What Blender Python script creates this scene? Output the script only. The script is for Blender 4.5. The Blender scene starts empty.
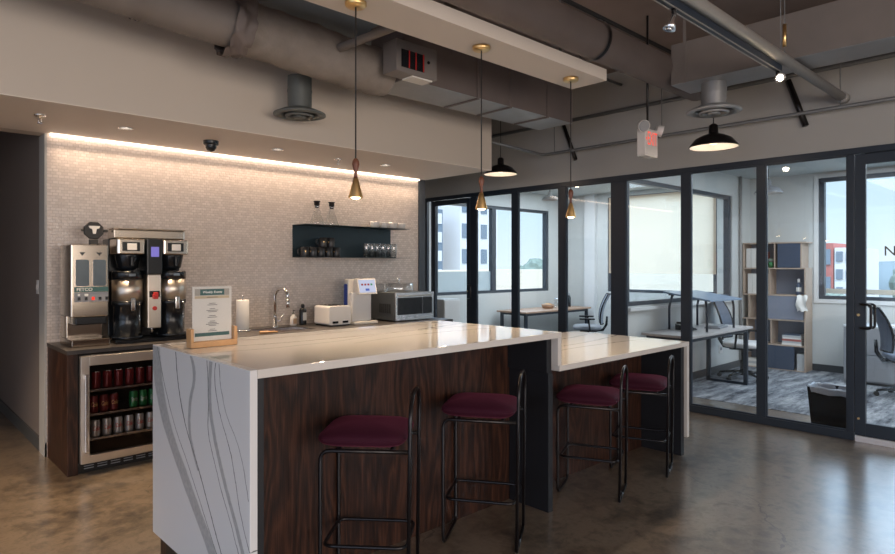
import bpy, bmesh, math, random
from mathutils import Vector, Matrix
random.seed(7)
D = bpy.data; SC = bpy.context.scene; COL = SC.collection
pi = math.pi; R = math.radians

# ------------------------------------------------------------------ materials
def mat(name):
    m = D.materials.new(name); m.use_nodes = True
    nt = m.node_tree; nt.nodes.clear()
    out = nt.nodes.new('ShaderNodeOutputMaterial')
    return m, nt, out
def N(nt, t, **kw):
    n = nt.nodes.new(t)
    for k, v in kw.items():
        if k in n.inputs.keys(): n.inputs[k].default_value = v
        else: setattr(n, k, v)
    return n
def L(nt, a, b): nt.links.new(a, b)
def c4(c): return (c[0], c[1], c[2], 1)
def pbsdf(nt, out, col=(.5,.5,.5), rough=.5, metal=0, spec=.5):
    p = nt.nodes.new('ShaderNodeBsdfPrincipled')
    p.inputs['Base Color'].default_value = c4(col); p.inputs['Roughness'].default_value = rough
    p.inputs['Metallic'].default_value = metal; p.inputs['Specular IOR Level'].default_value = spec
    L(nt, p.outputs[0], out.inputs[0]); return p
def simple(name, col, rough=.5, metal=0, spec=.5, var=.08, scale=20, bump=0.0):
    """plain surface with a little procedural tone variation"""
    m, nt, out = mat(name); p = pbsdf(nt, out, col, rough, metal, spec)
    tc = N(nt, 'ShaderNodeTexCoord'); no = N(nt, 'ShaderNodeTexNoise', Scale=scale, Detail=3.0)
    L(nt, tc.outputs['Object'], no.inputs['Vector'])
    mr = N(nt, 'ShaderNodeMapRange'); mr.inputs[3].default_value = 1-var; mr.inputs[4].default_value = 1+var
    L(nt, no.outputs[0], mr.inputs[0])
    mx = N(nt, 'ShaderNodeVectorMath', operation='SCALE'); mx.inputs[0].default_value = col
    L(nt, mr.outputs[0], mx.inputs['Scale']); L(nt, mx.outputs[0], p.inputs['Base Color'])
    if bump:
        b = N(nt, 'ShaderNodeBump', Strength=bump, Distance=.01); L(nt, no.outputs[0], b.inputs['Height']); L(nt, b.outputs[0], p.inputs['Normal'])
    return m
def emit(name, col, s):
    m, nt, out = mat(name); e = N(nt, 'ShaderNodeEmission', Strength=s); e.inputs[0].default_value = c4(col)
    L(nt, e.outputs[0], out.inputs[0]); return m
def m2(nt, op, a, b=None, c=None):
    n = N(nt, 'ShaderNodeMath', operation=op)
    for i, v in enumerate((a, b, c)):
        if v is None: continue
        if isinstance(v, (int, float)): n.inputs[i].default_value = v
        else: L(nt, v, n.inputs[i])
    return n.outputs[0]
def pane_mat(name, tint=(.97,.982,.985), refl=1.0):
    m, nt, out = mat(name)
    t = N(nt, 'ShaderNodeBsdfTransparent'); t.inputs[0].default_value = c4(tint)
    g = N(nt, 'ShaderNodeBsdfGlossy', Roughness=.02); g.inputs[0].default_value = (1,1,1,1)
    ge = N(nt, 'ShaderNodeNewGeometry'); dp = N(nt, 'ShaderNodeVectorMath', operation='DOT_PRODUCT'); L(nt, ge.outputs['Normal'], dp.inputs[0]); L(nt, ge.outputs['Incoming'], dp.inputs[1])
    k = m2(nt, 'POWER', m2(nt, 'SUBTRACT', 1.0, m2(nt, 'ABSOLUTE', dp.outputs['Value'])), 5.0)
    fr = m2(nt, 'MULTIPLY', m2(nt, 'ADD', m2(nt, 'MULTIPLY', k, .96), .04), .75*refl)
    mx = N(nt, 'ShaderNodeMixShader'); L(nt, fr, mx.inputs[0]); L(nt, t.outputs[0], mx.inputs[1]); L(nt, g.outputs[0], mx.inputs[2])
    L(nt, mx.outputs[0], out.inputs[0]); return m
def ramp(nt, stops, interp='LINEAR'):
    r = N(nt, 'ShaderNodeValToRGB'); e = r.color_ramp.elements; r.color_ramp.interpolation = interp
    while len(e) < len(stops): e.new(.5)
    for i, (p, c) in enumerate(stops): e[i].position = p; e[i].color = c4(c)
    return r
def pos_xyz(nt):
    g = N(nt, 'ShaderNodeNewGeometry'); s = N(nt, 'ShaderNodeSeparateXYZ'); L(nt, g.outputs['Position'], s.inputs[0]); return g.outputs['Position'], s.outputs

M = {}
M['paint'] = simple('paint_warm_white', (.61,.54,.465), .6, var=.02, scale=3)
M['paint_bounce_lit'] = simple('paint_bounce_lit', (.84,.76,.68), .6, var=.02, scale=3)  # beam and soffit underside, lightened to stand in for bounced light
M['paint_grey'] = simple('paint_grey', (.42,.42,.41), .65, var=.03, scale=3)
M['paint_office'] = simple('paint_office', (.62,.64,.63), .65, var=.02, scale=3)
M['paint_white'] = simple('paint_white', (.72,.73,.73), .45, var=.02, scale=3)
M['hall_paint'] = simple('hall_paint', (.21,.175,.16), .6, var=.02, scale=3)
M['ceiling'] = simple('ceiling_concrete', (.26,.205,.185), .8, var=.25, scale=2.5, bump=.1)
M['office_ceiling'] = simple('office_ceiling', (.50,.53,.53), .8, var=.04, scale=6)
M['frame_black'] = simple('frame_black', (.019,.028,.043), .38, var=.05)
M['trim_dark'] = simple('trim_dark', (.05,.06,.075), .4, var=.05)
M['panel_dark'] = simple('panel_dark', (.009,.010,.0135), .5, var=.1)
M['base_dark'] = simple('base_dark', (.07,.075,.08), .5, var=.05)
M['metal_black'] = simple('metal_black', (.012,.010,.011), .28, metal=.4, var=.05)
M['black_plastic'] = simple('black_plastic', (.007,.009,.012), .25, var=.05)
M['black_matte'] = simple('black_matte', (.02,.02,.022), .6, var=.05)
M['fridge_dark'] = simple('fridge_dark', (.006,.0055,.0055), .5, var=.05)
M['white_plastic'] = simple('white_plastic', (.72,.70,.68), .3, var=.02)
M['cream_plastic'] = simple('cream_plastic', (.70,.66,.60), .3, var=.02)
M['grey_plastic'] = simple('grey_plastic', (.25,.26,.28), .45, var=.05)
M['duct_paint'] = simple('duct_paint', (.20,.18,.17), .55, metal=.1, var=.12, scale=6)
M['duct_dark'] = simple('duct_dark', (.15,.125,.118), .6, metal=.1, var=.15, scale=4)
M['diffuser_grey'] = simple('diffuser_grey', (.115,.125,.12), .5, metal=.1, var=.08, scale=6)
M['duct_blue'] = simple('duct_blue_grey', (.24,.28,.31), .5, var=.08, scale=5)
M['mw_side'] = simple('microwave_side', (.085,.093,.098), .4, var=.05)
M['satin_black'] = simple('satin_black', (.005,.005,.006), .45)
M['duct_light'] = simple('duct_galvanised', (.36,.37,.38), .4, metal=.5, var=.15, scale=5)
M['wrap'] = simple('duct_wrap', (.225,.20,.18), .75, var=.15, scale=14, bump=.8)
M['pipe'] = simple('pipe_grey', (.17,.18,.19), .5, metal=.2, var=.06)
M['pipe_light'] = simple('pipe_light', (.34,.33,.32), .5, metal=.2, var=.06)
M['chrome'] = simple('chrome', (.75,.75,.76), .08, metal=1, var=.03)
M['brass'] = simple('brass', (.90,.62,.28), .30, metal=1, var=.06, scale=8)
M['walnut'] = simple('walnut', (.16,.055,.03), .4, var=.25, scale=30)
M['bamboo'] = simple('bamboo', (.52,.30,.14), .45, var=.12, scale=30)
M['velvet'] = None
M['paper'] = simple('paper', (.78,.76,.72), .8, var=.02)
M['paper_grey'] = simple('paper_grey', (.50,.52,.53), .8, var=.04)
M['teal'] = simple('banner_teal', (.05,.13,.13), .7, var=.04)
M['tan'] = simple('banner_tan', (.62,.52,.36), .7, var=.04)
M['warmgrey'] = simple('banner_grey', (.42,.40,.36), .7, var=.04)
M['ink'] = simple('ink', (.12,.12,.12), .7, var=.04)
M['white_ink'] = simple('white_ink', (.85,.85,.82), .6, var=.02)
M['red'] = simple('red_plastic', (.55,.025,.02), .35, var=.05)
M['can_red'] = simple('can_red', (.15,.011,.013), .3, metal=.3, var=.05)
M['can_green'] = simple('can_green', (.015,.20,.055), .3, metal=.3, var=.05)
M['can_silver'] = simple('can_silver', (.50,.50,.47), .35, metal=.6, var=.05)
M['ceramic_white'] = simple('ceramic_white', (.78,.74,.70), .25, var=.02)
M['mug_black'] = simple('mug_black', (.022,.021,.022), .35, var=.05)
M['gold'] = simple('gold_ink', (.75,.50,.20), .35, metal=.6, var=.05)
M['shelf_metal'] = simple('shelf_metal', (.022,.040,.050), .42, metal=.3, var=.08)
M['rug_strip'] = simple('threshold', (.62,.64,.70), .5, var=.03)
M['desk_wood'] = simple('desk_wood', (.42,.27,.18), .4, var=.12, scale=14)
M['shelf_wood'] = simple('shelf_wood', (.47,.36,.28), .45, var=.12, scale=14)
M['navy'] = simple('navy_laminate', (.055,.075,.12), .4, var=.05)
M['blue_grey'] = simple('blue_grey_laminate', (.20,.23,.30), .45, var=.05)
M['cab_grey'] = simple('cabinet_grey', (.30,.31,.33), .5, var=.04)
M['mesh_back'] = simple('chair_mesh', (.10,.12,.16), .6, var=.2, scale=60)
M['mesh_pale'] = simple('chair_mesh_pale', (.26,.29,.34), .6, var=.2, scale=60)
M['board'] = simple('board_blue', (.17,.25,.36), .3, var=.03)
M['desk_top'] = simple('desk_top', (.45,.42,.41), .3, var=.06, scale=10)
M['desk_white'] = simple('desk_white', (.55,.62,.70), .25, var=.03)
M['bag'] = simple('bin_liner', (.34,.37,.42), .3, var=.12, scale=12)
M['brick_red'] = simple('brick_red', (.42,.12,.10), .8, var=.1, scale=2)
M['bld_white'] = simple('building_white', (.66,.64,.64), .8, var=.05, scale=.5)
M['bld_glass'] = simple('building_window', (.16,.20,.25), .2, var=.1, scale=.4)
M['leaf'] = simple('foliage', (.17,.215,.18), .9, var=.4, scale=1.2)
M['parapet'] = simple('parapet', (.72,.62,.50), .8, var=.04, scale=1)
M['ground'] = simple('far_ground', (.22,.24,.22), .9, var=.15, scale=.05)
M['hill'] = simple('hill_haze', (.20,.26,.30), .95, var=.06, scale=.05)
M['rubber'] = simple('rubber', (.03,.03,.03), .7)
M['soap'] = simple('soap_amber', (.42,.30,.20), .3)
M['bulb'] = emit('bulb_glow', (1,.72,.42), 22)
M['bulb_spot'] = emit('bulb_spot', (1,.80,.55), 60)
M['bulb_dome'] = emit('bulb_dome', (1,.70,.45), 2.5)
M['led'] = emit('led_strip', (1,.76,.58), 6)
M['downlight'] = emit('downlight_glow', (1,.85,.68), .9)
M['exit_red'] = emit('exit_red', (1,.14,.10), .95)
M['screen'] = emit('screen_violet', (.30,.25,.75), .7)
M['screen_white'] = emit('screen_white', (.62,.66,.85), .8)
M['led_red'] = emit('led_red', (1,.05,.03), 1.2)
M['icon_r'] = emit('icon_red', (.5,.08,.08), .6); M['icon_g'] = emit('icon_green', (.1,.4,.2), .6); M['icon_b'] = emit('icon_blue', (.12,.18,.6), .7)
M['pane'] = pane_mat('glass_pane', refl=1.0)
M['ext_pane'] = pane_mat('exterior_glass', (.96,.98,.99), .8)
M['glass'] = pane_mat('thin_clear_glass', (.94,.95,.95), 5.0)
M['acrylic'] = pane_mat('acrylic', (.97,.97,.97), 1.0)
M['fridge_glass'] = pane_mat('fridge_glass', (.80,.78,.78), .45)

def steel(name, col=(.66,.59,.51), rough=.20, axis=2):
    m, nt, out = mat(name); p = pbsdf(nt, out, col, rough, 1.0)
    tc = N(nt, 'ShaderNodeTexCoord'); mp = N(nt, 'ShaderNodeMapping')
    s = [90, 90, 90]; s[axis] = 1.5; mp.inputs['Scale'].default_value = s
    L(nt, tc.outputs['Object'], mp.inputs[0]); no = N(nt, 'ShaderNodeTexNoise', Scale=3.0, Detail=2.0); L(nt, mp.outputs[0], no.inputs['Vector'])
    r = N(nt, 'ShaderNodeMapRange'); r.inputs[3].default_value = rough*.92; r.inputs[4].default_value = rough*1.1
    L(nt, no.outputs[0], r.inputs[0]); L(nt, r.outputs[0], p.inputs['Roughness']); return m
M['steel'] = steel('brushed_steel', axis=0)
M['steel_v'] = steel('brushed_steel_vertical', (.60,.54,.47), .38, axis=2)
M['steel_frame'] = steel('brushed_steel_frame', (.62,.57,.52), .38, axis=0)
M['steel_grinder'] = steel('brushed_steel_grinder', (.47,.41,.345), .17, axis=2)
M['steel_cool'] = steel('brushed_steel_cool', (.66,.68,.71), .26, axis=0)

def mk_velvet():
    m, nt, out = mat('velvet_maroon'); p = pbsdf(nt, out, (.036,.003,.013), .8, 0, .25)
    p.inputs['Sheen Weight'].default_value = .25; p.inputs['Sheen Tint'].default_value = (.6,.12,.22,1); p.inputs['Sheen Roughness'].default_value = .4
    tc = N(nt, 'ShaderNodeTexCoord'); no = N(nt, 'ShaderNodeTexNoise', Scale=60.0, Detail=3.0); L(nt, tc.outputs['Object'], no.inputs['Vector'])
    b = N(nt, 'ShaderNodeBump', Strength=.15, Distance=.004); L(nt, no.outputs[0], b.inputs['Height']); L(nt, b.outputs[0], p.inputs['Normal'])
    return m
M['velvet'] = mk_velvet()

def mk_mosaic():
    m, nt, out = mat('mosaic_tile'); p = pbsdf(nt, out, (.5,.45,.4), .25, 0, .6)
    P, s = pos_xyz(nt)
    cb = N(nt, 'ShaderNodeCombineXYZ'); L(nt, s[0], cb.inputs[0]); L(nt, s[2], cb.inputs[1])
    def brick(w, h, c1, c2, mortar, off):
        b = N(nt, 'ShaderNodeTexBrick'); b.inputs['Scale'].default_value = 1; b.inputs['Brick Width'].default_value = w; b.inputs['Row Height'].default_value = h
        b.inputs['Mortar Size'].default_value = .0022; b.inputs['Mortar Smooth'].default_value = .2; b.offset = off
        b.inputs['Color1'].default_value = c4(c1); b.inputs['Color2'].default_value = c4(c2); b.inputs['Mortar'].default_value = c4(mortar)
        L(nt, cb.outputs[0], b.inputs['Vector']); return b
    b = brick(.040, .024, (.62,.55,.50), (.69,.615,.56), (.53,.465,.42), .43)
    b2 = brick(.040, .024, (0,0,0), (1,1,1), (.3,.3,.3), .43)
    L(nt, b.outputs[0], p.inputs['Base Color'])
    r = N(nt, 'ShaderNodeMapRange'); r.inputs[3].default_value = .12; r.inputs[4].default_value = .42
    L(nt, b2.outputs[0], r.inputs[0]); L(nt, r.outputs[0], p.inputs['Roughness'])
    no = N(nt, 'ShaderNodeTexNoise', Scale=38.0, Detail=2.0); L(nt, P, no.inputs['Vector'])
    h = m2(nt, 'SUBTRACT', m2(nt, 'MULTIPLY', no.outputs[0], .7), m2(nt, 'MULTIPLY', b.outputs['Fac'], .5))
    bp = N(nt, 'ShaderNodeBump', Strength=.5, Distance=.006); L(nt, h, bp.inputs['Height']); L(nt, bp.outputs[0], p.inputs['Normal'])
    return m
M['mosaic'] = mk_mosaic()

def mk_floor():
    m, nt, out = mat('polished_concrete'); p = pbsdf(nt, out, (.2,.17,.14), .2, 0, .4)
    p.inputs['IOR'].default_value = 1.5
    p.inputs['Coat Weight'].default_value = 1.0; p.inputs['Coat IOR'].default_value = 2.6; p.inputs['Coat Roughness'].default_value = .22
    P, s = pos_xyz(nt)
    n1 = N(nt, 'ShaderNodeTexNoise', Scale=1.5, Detail=8.0, Roughness=.72, Distortion=.4); L(nt, P, n1.inputs['Vector'])
    n2 = N(nt, 'ShaderNodeTexNoise', Scale=11.0, Detail=6.0, Roughness=.7, Distortion=.5); L(nt, P, n2.inputs['Vector'])
    f = m2(nt, 'ADD', m2(nt, 'MULTIPLY', n1.outputs[0], .6), m2(nt, 'MULTIPLY', n2.outputs[0], .4))
    r = ramp(nt, [(.36,(.045,.034,.025)), (.46,(.130,.097,.066)), (.54,(.210,.160,.112)), (.64,(.080,.057,.040))])
    L(nt, f, r.inputs[0])
    # hairline cracks and scuffs
    v = N(nt, 'ShaderNodeTexVoronoi', Scale=.55, feature='DISTANCE_TO_EDGE')
    nd = N(nt, 'ShaderNodeTexNoise', Scale=2.5, Detail=4.0); L(nt, P, nd.inputs['Vector'])
    ad = N(nt, 'ShaderNodeVectorMath', operation='ADD'); L(nt, P, ad.inputs[0])
    sc = N(nt, 'ShaderNodeVectorMath', operation='SCALE'); sc.inputs['Scale'].default_value = .35; L(nt, nd.outputs['Color'], sc.inputs[0]); L(nt, sc.outputs[0], ad.inputs[1])
    L(nt, ad.outputs[0], v.inputs['Vector'])
    cr = m2(nt, 'LESS_THAN', v.outputs[0], .0025)
    ck = m2(nt, 'MULTIPLY', cr, m2(nt, 'GREATER_THAN', n1.outputs[0], .52))
    mx = N(nt, 'ShaderNodeMix', data_type='RGBA'); L(nt, m2(nt, 'MULTIPLY', ck, .6), mx.inputs[0]); L(nt, r.outputs[0], mx.inputs[6]); mx.inputs[7].default_value = (.03,.025,.02,1)
    L(nt, mx.outputs[2], p.inputs['Base Color'])
    rr = N(nt, 'ShaderNodeMapRange'); rr.inputs[3].default_value = .26; rr.inputs[4].default_value = .34; L(nt, n1.outputs[0], rr.inputs[0]); L(nt, rr.outputs[0], p.inputs['Roughness'])
    return m
M['floor'] = mk_floor()

def mk_wood():
    m, nt, out = mat('stained_oak'); p = pbsdf(nt, out, (.04,.02,.015), .45, 0, .35)
    P, s = pos_xyz(nt)
    def mapped(sx, sz):
        cb = N(nt, 'ShaderNodeCombineXYZ'); L(nt, m2(nt, 'MULTIPLY', m2(nt, 'ADD', s[0], s[1]), sx), cb.inputs[0]); L(nt, m2(nt, 'MULTIPLY', s[2], sz), cb.inputs[1]); return cb.outputs[0]
    n1 = N(nt, 'ShaderNodeTexNoise', Scale=1.0, Detail=2.0, Distortion=.3); L(nt, mapped(5.5, .8), n1.inputs['Vector'])
    n3 = N(nt, 'ShaderNodeTexNoise', Scale=1.0, Detail=2.0); L(nt, mapped(60, 6), n3.inputs['Vector'])
    n2 = N(nt, 'ShaderNodeTexNoise', Scale=1.0, Detail=3.0); L(nt, mapped(190, 5), n2.inputs['Vector'])
    ring = m2(nt, 'FRACT', m2(nt, 'ADD', m2(nt, 'MULTIPLY', n1.outputs[0], 9), m2(nt, 'MULTIPLY', n3.outputs[0], .8)))
    ring = m2(nt, 'ABSOLUTE', m2(nt, 'SUBTRACT', m2(nt, 'MULTIPLY', ring, 2), 1))
    f = m2(nt, 'ADD', m2(nt, 'MULTIPLY', ring, .38), m2(nt, 'MULTIPLY', n2.outputs[0], .75))
    r = ramp(nt, [(.18,(.004,.002,.0016)), (.40,(.015,.0058,.0035)), (.60,(.034,.0125,.0070)), (.80,(.066,.026,.0145))])
    L(nt, f, r.inputs[0]); L(nt, r.outputs[0], p.inputs['Base Color'])
    b = N(nt, 'ShaderNodeBump', Strength=.12, Distance=.003); L(nt, f, b.inputs['Height']); L(nt, b.outputs[0], p.inputs['Normal'])
    return m
M['wood'] = mk_wood()

VEINS_SIDE = [  # centre line (Y, z) and half width of each vein on the waterfall end
 ([(3.36,1.11),(3.26,.83),(2.95,.52),(2.645,.28),(2.5,.14)], .070, .40),
 ([(3.33,1.11),(3.16,.84),(2.86,.54),(2.60,.29),(2.45,.14)], .0045, .7),
 ([(3.072,1.11),(3.008,.87),(2.773,.576),(2.558,.308),(2.44,.14)], .006, .75),
 ([(2.885,1.11),(2.85,1.03),(2.90,.886),(2.90,.76),(2.80,.60)], .018, .42),
 ([(2.704,1.11),(2.688,.92),(2.69,.80),(2.593,.633),(2.391,.364),(2.30,.2)], .0042, .7),
 ([(2.661,1.11),(2.672,.92),(2.619,.777),(2.528,.628),(2.351,.378),(2.28,.25)], .020, .42),
 ([(2.609,1.11),(2.619,1.03),(2.588,.937),(2.451,.73),(2.369,.524),(2.29,.40)], .004, .7),
 ([(2.578,1.11),(2.528,.947),(2.378,.775),(2.30,.60)], .0035, .6)]
def mk_marble(name, base, veins, uax, vax, u0, u1, v0, v1, rough=.12, thin=1.0):
    """stone with veins drawn as curves u(v) on the slab's own plane"""
    m, nt, out = mat(name); p = pbsdf(nt, out, base, rough, 0, .5)
    P, s = pos_xyz(nt)
    no = N(nt, 'ShaderNodeTexNoise', Scale=5.0, Detail=5.0, Roughness=.6); L(nt, P, no.inputs['Vector'])
    nf = N(nt, 'ShaderNodeTexNoise', Scale=45.0, Detail=3.0); L(nt, P, nf.inputs['Vector'])
    wob = m2(nt, 'ADD', m2(nt, 'MULTIPLY', m2(nt, 'SUBTRACT', no.outputs[0], .5), .03), m2(nt, 'MULTIPLY', m2(nt, 'SUBTRACT', nf.outputs[0], .5), .008))
    u = m2(nt, 'ADD', s[uax], wob); t = m2(nt, 'DIVIDE', m2(nt, 'SUBTRACT', s[vax], v0), v1-v0)
    acc = None
    for pts, w, k in veins:
        fc = N(nt, 'ShaderNodeFloatCurve'); cv = fc.mapping.curves[0]
        q = sorted(((b-v0)/(v1-v0), (a-u0)/(u1-u0)) for a, b in pts)
        cv.points[0].location = q[0]; cv.points[1].location = q[-1]
        for x in q[1:-1]: cv.points.new(*x)
        fc.mapping.update(); L(nt, t, fc.inputs['Value'])
        uc = m2(nt, 'ADD', m2(nt, 'MULTIPLY', fc.outputs[0], u1-u0), u0)
        d = m2(nt, 'ABSOLUTE', m2(nt, 'SUBTRACT', u, uc))
        mr = N(nt, 'ShaderNodeMapRange'); mr.inputs[1].default_value = w; mr.inputs[2].default_value = w*.8; mr.inputs[3].default_value = 0; mr.inputs[4].default_value = k
        L(nt, d, mr.inputs[0])
        lo, hi = q[0][0], q[-1][0]
        g = m2(nt, 'MULTIPLY', m2(nt, 'GREATER_THAN', t, lo), m2(nt, 'LESS_THAN', t, hi))
        v = m2(nt, 'MULTIPLY', mr.outputs[0], g)
        acc = v if acc is None else m2(nt, 'MAXIMUM', acc, v)
    acc = m2(nt, 'MULTIPLY', acc, m2(nt, 'ADD', m2(nt, 'MULTIPLY', nf.outputs[0], .8), .75*thin)); acc = m2(nt, 'MINIMUM', acc, 1.0)
    mx = N(nt, 'ShaderNodeMix', data_type='RGBA'); L(nt, acc, mx.inputs[0]); mx.inputs[6].default_value = c4(base); mx.inputs[7].default_value = (.10,.115,.12,1)
    L(nt, mx.outputs[2], p.inputs['Base Color']); return m
M['marble_side'] = mk_marble('veined_quartz_end', (.70,.70,.71), VEINS_SIDE, 1, 2, 2.2, 3.5, 0.0, 1.2)
VT = [([(3.30,1.1),(3.22,2.0),(3.32,3.2)],.006,.5), ([(3.12,1.1),(2.98,1.9),(3.14,3.2)],.008,.45), ([(2.9,1.1),(2.84,1.7),(2.98,2.5),(2.92,3.2)],.005,.4), ([(2.72,1.9),(2.8,2.6),(2.7,3.2)],.005,.35),
      ([(2.62,3.2),(2.70,3.8),(2.60,4.9)],.007,.45), ([(2.9,3.2),(2.83,4.0),(2.95,4.9)],.006,.45), ([(3.2,3.2),(3.1,4.2),(3.2,4.9)],.006,.4)]
M['marble_top'] = mk_marble('veined_quartz_top', (.64,.61,.58), VT, 1, 0, 2.2, 3.5, 1.0, 5.0, rough=.05)

def mk_carpet():
    m, nt, out = mat('office_carpet'); p = pbsdf(nt, out, (.2,.2,.22), .95, 0, .1)
    P, s = pos_xyz(nt)
    mp = N(nt, 'ShaderNodeMapping'); mp.inputs['Scale'].default_value = (1.2, 5, 1); L(nt, P, mp.inputs[0])
    n1 = N(nt, 'ShaderNodeTexNoise', Scale=1.6, Detail=7.0, Roughness=.75); L(nt, mp.outputs[0], n1.inputs['Vector'])
    r = ramp(nt, [(.36,(.055,.058,.07)), (.5,(.21,.22,.24)), (.64,(.40,.41,.42))]); L(nt, n1.outputs[0], r.inputs[0]); L(nt, r.outputs[0], p.inputs['Base Color'])
    b = N(nt, 'ShaderNodeBump', Strength=.3, Distance=.005); L(nt, n1.outputs[0], b.inputs['Height']); L(nt, b.outputs[0], p.inputs['Normal']); return m
M['carpet'] = mk_carpet()
def mk_shade():
    m, nt, out = mat('roller_shade_glow_fabric')
    d = N(nt, 'ShaderNodeBsdfDiffuse'); t = N(nt, 'ShaderNodeBsdfTranslucent')
    P, s = pos_xyz(nt); w = N(nt, 'ShaderNodeTexNoise', Scale=300.0); L(nt, P, w.inputs['Vector'])
    r = ramp(nt, [(.3,(.90,.74,.56)), (.7,(.95,.79,.60))]); L(nt, w.outputs[0], r.inputs[0]); L(nt, r.outputs[0], d.inputs[0]); L(nt, r.outputs[0], t.inputs[0])
    mx = N(nt, 'ShaderNodeMixShader'); mx.inputs[0].default_value = .75; L(nt, d.outputs[0], mx.inputs[1]); L(nt, t.outputs[0], mx.inputs[2])
    e = N(nt, 'ShaderNodeEmission', Strength=.16); e.inputs[0].default_value = (1,.84,.68,1); ad = N(nt, 'ShaderNodeAddShader'); L(nt, mx.outputs[0], ad.inputs[0]); L(nt, e.outputs[0], ad.inputs[1]); L(nt, ad.outputs[0], out.inputs[0]); return m  # added glow stands in for daylight through the fabric
M['shade'] = mk_shade()
def mk_frost():
    m, nt, out = mat('frosted_film'); d = N(nt, 'ShaderNodeBsdfTranslucent'); d.inputs[0].default_value = (.42,.50,.53,1)
    e = N(nt, 'ShaderNodeBsdfDiffuse'); e.inputs[0].default_value = (.7,.78,.8,1); t = N(nt, 'ShaderNodeBsdfTransparent')
    a = N(nt, 'ShaderNodeMixShader'); a.inputs[0].default_value = .4; L(nt, d.outputs[0], a.inputs[1]); L(nt, e.outputs[0], a.inputs[2])
    no = N(nt, 'ShaderNodeTexNoise', Scale=200.0); f = N(nt, 'ShaderNodeMapRange'); f.inputs[3].default_value = .35; f.inputs[4].default_value = .45; L(nt, no.outputs[0], f.inputs[0])
    b = N(nt, 'ShaderNodeMixShader'); L(nt, f.outputs[0], b.inputs[0]); L(nt, a.outputs[0], b.inputs[1]); L(nt, t.outputs[0], b.inputs[2]); L(nt, b.outputs[0], out.inputs[0]); return m
M['frost'] = mk_frost()

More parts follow.
